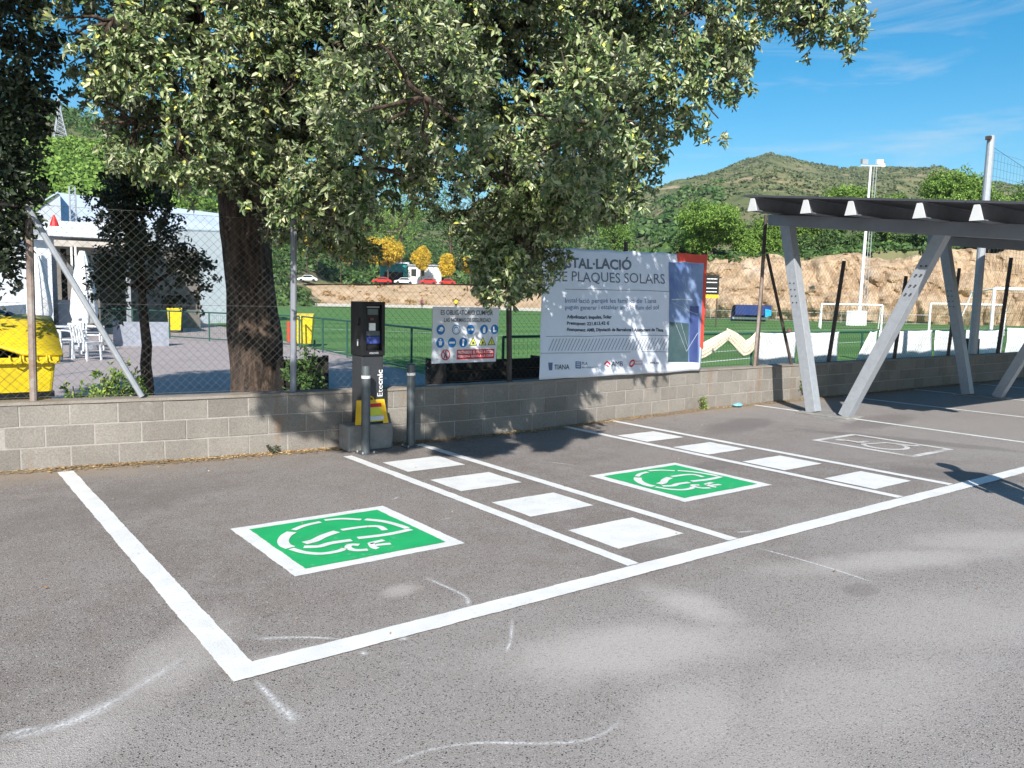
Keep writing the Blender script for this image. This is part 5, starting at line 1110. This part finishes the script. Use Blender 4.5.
for i, (px, yt) in enumerate(((795, 236), (815, 238), (826, 232), (846, 236), (862, 232), (905, 230), (925, 226), (985, 222), (1005, 226))):
    bigtree(px, yt, yt+26, 34, 108+i % 3, ['dark undergrowth tree beneath the carport roof line, leftmost of its row', 'dark undergrowth tree second from the left beneath the roof line', 'dark undergrowth tree just left of the floodlight mast', 'dark undergrowth tree just behind the floodlight mast ladder', 'dark undergrowth tree right of the floodlight mast', 'dark undergrowth tree above the shadowed rock', 'dark undergrowth tree under the large round-topped pine', 'dark undergrowth tree left of the mast foot', 'dark undergrowth tree right of the mast foot'][i], M_PINE2, n=300, nm='undergrowth_tree')
# autumn trees by the road
for px, yt, yb, w, lb in ((388, 238, 266, 46, 'broad yellow autumn tree above the charging post'), (421, 248, 270, 22, 'small round yellow tree right of the broad yellow one'), (448, 254, 278, 19, 'narrow yellow tree above the safety sign'), (470, 258, 272, 26, 'yellow tree half hidden by oak leaves above the sign'), (308, 206, 246, 30, 'tall yellow tree seen just right of the big trunk'), (341, 240, 262, 24, 'yellow tree between the big trunk and the charging post')):
    bigtree(px, yt, yb, w, 182, lb, M_YLEAF, 'yellow autumn trees by the road', 1300, nm='autumn_tree', zb=3.2, leafs=.22)
for i, (px, yt, yb, w) in enumerate(((350, 200, 262, 60), (400, 196, 262, 70), (450, 205, 262, 66), (505, 200, 268, 70), (560, 200, 262, 60), (300, 205, 260, 60), (245, 205, 262, 60), (610, 225, 262, 40))):
    bigtree(px, yt-30, yb, w*1.15, 215, ['green tree behind the yellow tree row, left of the charging post', 'green tree directly behind the broad yellow tree', 'green tree behind the narrow yellow trees', 'green tree hidden behind the hanging oak leaves', 'green tree above the left end of the banner', 'green tree right of the big trunk in the distance', 'green tree left of the big trunk in the distance', 'green tree above the word on the banner'][i], M_PINE if i % 2 else M_PINE2, 'green trees across the road', 500, nm='roadside_tree', zb=3, leafs=.26)
# low buildings, cars beyond the bank
zr = hz(400, 284, 178)
r = empty('teal_kiosk', gd(398, 190, zr), 'teal clad low building under the yellow trees', 'building'); mb = MB(); box_px(mb, 380, 407, 263, 284, 190, 5); mb.build('wall', M_TEAL, r); mb = MB(); box_px(mb, 378, 409, 262, 263.5, 189.6, 6); mb.build('roof', M_BWHITE, r)
mb = MB(); box_px(mb, 384, 403, 272, 284, 189.7, .2); mb.build('opening', M_DARKW, r)
r = empty('white_house', gd(430, 190, zr), 'low white building right of the teal one', 'building'); mb = MB(); box_px(mb, 408, 441, 266, 284, 190, 6); mb.build('wall', M_WHITEP, r); mb = MB(); box_px(mb, 411, 416, 269, 276, 189.8, .3); box_px(mb, 420, 424, 268, 276, 189.8, .3); mb.build('window', M_GLASS, r); mb = MB(); box_px(mb, 407, 442, 264.5, 266, 189.6, 7); mb.build('roof', M_BGREY, r)
def car(px, d, L, m_, label, ang=0):
    c = gd(px, d, zr); r = empty('parked_car', (0, 0, 0), label, 'car', 'cars parked beyond the pitch')
    prof = [(-.5, .28), (-.5, .62), (-.44, .78), (-.30, .84), (-.16, 1.38), (.20, 1.40), (.36, .90), (.47, .80), (.5, .55), (.5, .28)]
    mb = MB(); mb.prism([(x*L, -.85, z) for x, z in prof], (0, 1.7, 0)); mb.build('body', m_, r, bevel=.06)
    mb = MB(); mb.prism([(x*L, -.87, z) for x, z in ((-.26, .9), (-.15, 1.3), (.18, 1.32), (.31, .92))], (0, 1.74, 0)); mb.build('windows', M_GLASS, r)
    for x in (-.31, .31):
        for y in (-.88, .70): mb = MB(); mb.tube([(x*L, y, .32), (x*L, y+.18, .32)], .32, 14); mb.build('wheel', M_TYRE, r)
    r.location = c; r.rotation_euler[2] = ang
aa = math.atan2(R_[1], R_[0])
for px, L, m_, lb in ((382, 4.2, M_CARRED, 'red car half hidden by leaves above the charging post'), (404, 4.3, M_CARWH, 'white car between the two red cars beyond the pitch'), (428, 3.9, M_CARRED, 'red car right of the white car beyond the pitch'), (447, 3.6, M_CARRED, 'red car furthest right above the safety sign'), (168+140, 4.2, M_CARWH, 'white car seen just right of the big trunk')):
    car(px, 178, L, m_, lb, aa+.1)
# lattice pylon on the left hill
D_py = min(range(110, 268), key=lambda d: abs(tz(gd(66, d).x, gd(66, d).y)-hz(66, 143, d))); q = gd(66, D_py); zb = tz(q.x, q.y)-1; zt = hz(66, 100, D_py); r = empty('lattice_pylon', (q.x, q.y, zb), 'white lattice transmission pylon on the wooded hill at the left', 'pylon'); mb = MB(); 
H = zt-zb
W0 = 6.0/808*D_py
def pw(t): return W0*(1-t)**1.5+.12
cor = [(-1, -1), (1, -1), (1, 1), (-1, 1)]; K = 11
for k_ in range(K):
    t0, t1 = k_/K, (k_+1)/K
    for i in range(4):
        (a1, b1_), (a2, b2_) = cor[i], cor[(i+1) % 4]
        P0 = (q.x+a1*pw(t0), q.y+b1_*pw(t0), zb+H*t0); P1 = (q.x+a1*pw(t1), q.y+b1_*pw(t1), zb+H*t1); Q0 = (q.x+a2*pw(t0), q.y+b2_*pw(t0), zb+H*t0); Q1 = (q.x+a2*pw(t1), q.y+b2_*pw(t1), zb+H*t1)
        mb.tube([P0, P1], .13, 4, False); mb.tube([P0, Q1], .075, 3, False); mb.tube([Q0, P1], .075, 3, False); mb.tube([P1, Q1], .075, 3, False)
mb.build('lattice', M_GALV, r)
mb = MB(); mb.tube([(q.x, q.y, zb+H*.98), (q.x, q.y, zb+H*1.1)], .08, 5); mb.build('antenna', M_WHITEP, r)
# white houses on the ridge
for px, w, lb in ((921, 10, 'long white building on the ridge above the carport'), (874, 4, 'small white hut on the ridge near the floodlight')):
    d = 1035; zz = hz(px, 173.5 if w > 5 else 166, d); r = empty('ridge_house', gd(px, d, zz), lb, 'house'); mb = MB(); box_px(mb, px-w/2, px+w/2, (171 if w > 5 else 163), 176, d-10, 8); mb.build('wall', M_WHITEP, r); mb = MB(); box_px(mb, px-w/2-.3, px+w/2+.3, (170.4 if w > 5 else 162.4), (171 if w > 5 else 163), d-11, 10); mb.build('roof', M_BGREY, r)

# hillside scrub, far wood, bank vegetation: uncountable masses
def mass(name, spots, per, mt, lw=.55, seed=1):
    g = np.random.default_rng(seed); C = []; O = []; S_ = []
    for (x, y, s) in spots:
        z = tz(x, y); u = norm_rows(g.normal(0, 1, (per, 3))); u[:, 2] = np.abs(u[:, 2]); C.append(np.array([x, y, z-.1*s]) + u*s*np.array([1, 1, .75])*(.75+.3*g.random((per, 1)))); O.append(u); S_ += [s]*per
    C = np.concatenate(C); O = np.concatenate(O); s = np.array(S_)[:, None]; n_ = len(C)
    nn = norm_rows(O + g.normal(0, .45, (n_, 3))); a_ = norm_rows(np.cross(nn, g.normal(0, 1, (n_, 3)))); b_ = np.cross(nn, a_); L = s*lw*(.6+.8*g.random((n_, 1)))
    V = np.stack([C-a_*L, C-b_*L*.8, C+a_*L, C+b_*L*.8], 1).reshape(-1, 3); F = np.arange(n_*4).reshape(-1, 4)
    return tag(build_np(name, V, F, mt), kind='stuff')
sp = []; g = random.Random(5)
while len(sp) < 9500:
    px = g.uniform(585, 1060); az = az_of(px); r0, r1 = lerp_tab(rid, az, 1), lerp_tab(rid, az, 2); d = r0+8+(r1-r0)*g.random()**.8; p = gd(px, d)
    if mnoise.noise(Vector((p.x*.012, p.y*.012, 4))) + g.uniform(-.45, .45) < -.05: continue
    sp.append((p.x, p.y, g.uniform(.55, 1.35)*(1+d/1000)))
mass('hillside_scrub', sp, 10, M_SCRUB, .42)
sp = []
for i in range(260):
    px = g.uniform(590, 720); d = g.uniform(130, 420); p = gd(px, d); sp.append((p.x, p.y, g.uniform(1.2, 3.0)*(.7+d/500)))
mass('slope_bushes', sp, 60, M_PINE2, .26, 3)
sp = []
while len(sp) < 620:
    px = g.uniform(-20, 330); az = az_of(px); r1 = lerp_tab(rid, az, 2); d = g.uniform(90, 205) if px < 205 else g.uniform(205, r1+6); p = gd(px, d); s_ = g.uniform(2.0, 4.0)
    if 20 < px < 125 and tz(p.x, p.y)+s_*.9 > hz(px, 131+abs(px-70)*.1, d): continue
    sp.append((p.x, p.y, s_))
mass('pine_wood', sp, 360, M_PINE, .095, 4)
sp = []
for i in range(260):
    px = g.uniform(-30, 240); p = gd(px, g.uniform(205, lerp_tab(rid, az_of(px), 2))); sp.append((p.x, p.y, g.uniform(1.2, 2.4)))
mass('ridge_scrub', sp, 70, M_PINE2, .16, 14)
sp = []
for i in range(1000):
    px = g.uniform(215, 640); d = 198+280*g.random()**1.6; p = gd(px, d); sp.append((p.x, p.y, g.uniform(2, 4.5)))
mass('valley_wood', sp, 150, M_PINE2, .13, 6)
sp = []
for i in range(150):
    px = g.uniform(200, 300); p = gd(px, g.uniform(126, 200)); sp.append((p.x, p.y, g.uniform(1.2, 3.0)))
mass('slope_wood', sp, 140, M_PINE2, .13, 16)
sp = []
for i in range(170):
    px = g.uniform(205, 640); p = gd(px, g.uniform(160, 175)); sp.append((p.x, p.y, g.uniform(.4, 1.1)))
tz_, tz = tz, (lambda x, y: .15 + 3.9*(math.hypot(x, y)-160)/16)
mass('bank_brush', sp, 40, leaf_mat('rusty_brush', [(0, (.10, .10, .03)), (.5, (.30, .16, .07)), (1, (.45, .30, .12))], .8, .1), .2, 8)
tz = tz_

sp = []
for i in range(340):
    px = g.uniform(668, 1100); az = az_of(px); r0 = lerp_tab(rid, az, 1); d = r0 + g.uniform(.5, 13); p = gd(px, d); sp.append((p.x, p.y, g.uniform(.5, 1.5)))
mass('clifftop_brush', sp, 110, M_PINE2, .17, 11)
# ================================================================= PEOPLE
def person(label, loc, h_, pose, shirt, trousers, hair, rz=0, girth=1.0):
    """one skinned body; head/neck, bent limbs and five-fingered hands"""
    J = {'pelvis': (0, 0, .93), 'waist': (0, 0, 1.08), 'chest': (0, .01, 1.30), 'neckb': (0, .01, 1.46), 'neck': (0, -.005, 1.53), 'head': (0, -.02, 1.62), 'crown': (0, -.01, 1.71)}
    rads = {'pelvis': .145*girth, 'waist': .12*girth, 'chest': .145*girth, 'neckb': .085, 'neck': .052, 'head': .085, 'crown': .07}
    E_ = [('pelvis', 'waist'), ('waist', 'chest'), ('chest', 'neckb'), ('neckb', 'neck'), ('neck', 'head'), ('head', 'crown')]
    for s, n_ in ((-1, 'l'), (1, 'r')):
        J['sh'+n_] = (s*.175, .01, 1.42); rads['sh'+n_] = .06; J['el'+n_], J['wr'+n_] = pose['el'+n_], pose['wr'+n_]; rads['el'+n_] = .042; rads['wr'+n_] = .028
        J['hp'+n_] = (s*.09, 0, .88); rads['hp'+n_] = .095; J['kn'+n_] = (s*.10+pose.get('kx', 0)*s, -.02, .49); rads['kn'+n_] = .06; J['an'+n_] = (s*.11, .02, .09); rads['an'+n_] = .042; J['to'+n_] = (s*.13, -.16, .035); rads['to'+n_] = .034
        E_ += [('chest', 'sh'+n_), ('sh'+n_, 'el'+n_), ('el'+n_, 'wr'+n_), ('pelvis', 'hp'+n_), ('hp'+n_, 'kn'+n_), ('kn'+n_, 'an'+n_), ('an'+n_, 'to'+n_)]
        w = Vector(J['wr'+n_]); d = (w-Vector(J['el'+n_])).normalized(); sd_ = d.cross(Vector((0, 1, .2))).normalized(); pm = w+d*.075
        J['pm'+n_] = tuple(pm); rads['pm'+n_] = .026; E_.append(('wr'+n_, 'pm'+n_))
        for k_, (o_, L) in enumerate(((-.03, .060), (-.01, .072), (.01, .068), (.03, .052))):
            a1 = pm+sd_*o_+d*L*.5; a2 = pm+sd_*o_*1.05+d*L+Vector((0, -.02, 0)); J[f'f{k_}{n_}'] = tuple(a1); J[f'g{k_}{n_}'] = tuple(a2); rads[f'f{k_}{n_}'] = .0095; rads[f'g{k_}{n_}'] = .008; E_ += [('pm'+n_, f'f{k_}{n_}'), (f'f{k_}{n_}', f'g{k_}{n_}')]
        th = w+d*.03+sd_*-.045; J['t'+n_] = tuple(th); rads['t'+n_] = .011; J['u'+n_] = tuple(th+d*.035-sd_*.012); rads['u'+n_] = .009; E_ += [('wr'+n_, 't'+n_), ('t'+n_, 'u'+n_)]
    names = list(J); idx = {k_: i for i, k_ in enumerate(names)}
    me = bpy.data.meshes.new('person'); me.from_pydata([J[k_] for k_ in names], [(idx[a_], idx[b_]) for a_, b_ in E_], []); o = bpy.data.objects.new('person', me); COL.objects.link(o)
    o.modifiers.new('skin', 'SKIN'); sv = me.skin_vertices[0].data
    for k_, i in idx.items(): sv[i].radius = (rads[k_]*1.0, rads[k_]*(.72 if k_ in ('chest', 'waist', 'pelvis') else 1.0))
    sv[idx['pelvis']].use_root = True; o.modifiers.new('sub', 'SUBSURF').levels = 2; o.modifiers['sub'].render_levels = 2
    dg_ = bpy.context.evaluated_depsgraph_get(); m2 = bpy.data.meshes.new_from_object(o.evaluated_get(dg_)); o.modifiers.clear(); o.data = m2; bpy.data.meshes.remove(me)
    m2.materials.clear()
    for m_ in (M_SKIN, shirt, trousers, M_DARKW): m2.materials.append(m_)
    mi = []
    for f in m2.polygons:
        c = f.center; wl_ = min((c-Vector(J['wrl'])).length, (c-Vector(J['wrr'])).length); hand = wl_ < .20 and min((c-Vector(J['pml'])).length, (c-Vector(J['pmr'])).length) < .13
        mi.append(0 if hand or c.z > 1.49 and abs(c.x) < .12 else 3 if c.z < .09 else 2 if c.z < .97 and not (abs(c.x) > .2) else 1)
    m2.polygons.foreach_set('material_index', mi); m2.polygons.foreach_set('use_smooth', [True]*len(mi))
    o.name = 'person'; o.location = loc; o.rotation_euler[2] = rz; o.scale = (h_/1.78,)*3; tag(o, label, 'person')
    bm = bmesh.new(); bmesh.ops.create_icosphere(bm, subdivisions=3, radius=1); mb = MB(); vv = [v.co.copy() for v in bm.verts]
    mb.add([(v.x*.092, v.y*.10+.012+max(0, -v.z)*.02, 1.675+v.z*.098) for v in vv if True], [tuple(v.index for v in f.verts) for f in bm.faces if f.calc_center_median().z > -.15 or f.calc_center_median().y > .35]); bm.free()
    hr = mb.build('hair', hair, None, smooth=True); hr.parent = o
    for s in (-1, 1):
        mb = MB(); bm = bmesh.new(); bmesh.ops.create_icosphere(bm, subdivisions=1, radius=.009); mb.add([(s*.032+v.co.x, -.098+v.co.y, 1.635+v.co.z) for v in bm.verts], [tuple(v.index for v in f.verts) for f in bm.faces]); bm.free(); e = mb.build('eye', M_BLACK); e.parent = o
    mb = MB(); mb.add([(-.014, -.095, 1.60), (.014, -.095, 1.60), (0, -.118, 1.603), (0, -.097, 1.64)], [(0, 1, 2), (0, 2, 3), (1, 3, 2)]); e = mb.build('nose', M_SKIN); e.parent = o
    return o
down = {'ell': (-.22, .03, 1.16), 'wrl': (-.20, -.07, .92), 'elr': (.22, .03, 1.16), 'wrr': (.20, -.07, .92)}
up_ = {'ell': (-.25, -.16, 1.30), 'wrl': (-.10, -.34, 1.46), 'elr': (.26, -.12, 1.34), 'wrr': (.12, -.33, 1.52)}
M_SHY = mat('yellow_shirt', (.75, .62, .04), .8); M_SHV = mat('maroon_shirt', (.22, .05, .10), .8); M_SHB = mat('blue_shirt', (.05, .10, .25), .8)
person('distant person in a maroon top standing at the far edge of the pitch', gd(422, 128, .02), 1.7, down, M_SHV, M_CLOTHD, M_DARKW, 2.4)
person('distant person in a bright yellow shirt on the far path above the safety sign', gd(456, 118, .02), 1.75, down, M_SHY, M_CLOTHD, M_DARKW, 2.6)
bm = bmesh.new(); bmesh.ops.create_icosphere(bm, subdivisions=3, radius=.16); mb = MB(); qb = gd(791, 50, .16); mb.add([tuple(qb+v.co) for v in bm.verts], [tuple(v.index for v in f.verts) for f in bm.faces]); bm.free()
tag(mb.build('football', mat('brown_leather', (.16, .06, .05), .6), smooth=True), 'dark reddish football lying on the pitch beyond the railing', 'ball')
person('person standing just right of the view, whose shadow falls across the white front line', Vector((7.12, 1.95, 0)), 1.82, down, M_SHB, M_CLOTHD, M_DARKW, 2.5, 1.3)

# ================================================================= AIR
mb = MB(); mb.box(-2600, 2600, -600, 2600, -1.2, 260); hb = mb.build('haze', None or bpy.data.materials.new('haze_air')); hm = hb.data.materials[0]; hm.use_nodes = True
HN = hm.node_tree; HN.nodes.remove(HN.nodes['Principled BSDF']); pv = HN.nodes.new('ShaderNodeVolumePrincipled'); pv.inputs['Density'].default_value = .00013; pv.inputs['Color'].default_value = (.80, .88, .97, 1); pv.inputs['Anisotropy'].default_value = .2
HN.links.new(pv.outputs[0], HN.nodes['Material Output'].inputs['Volume']); tag(hb, kind='stuff')
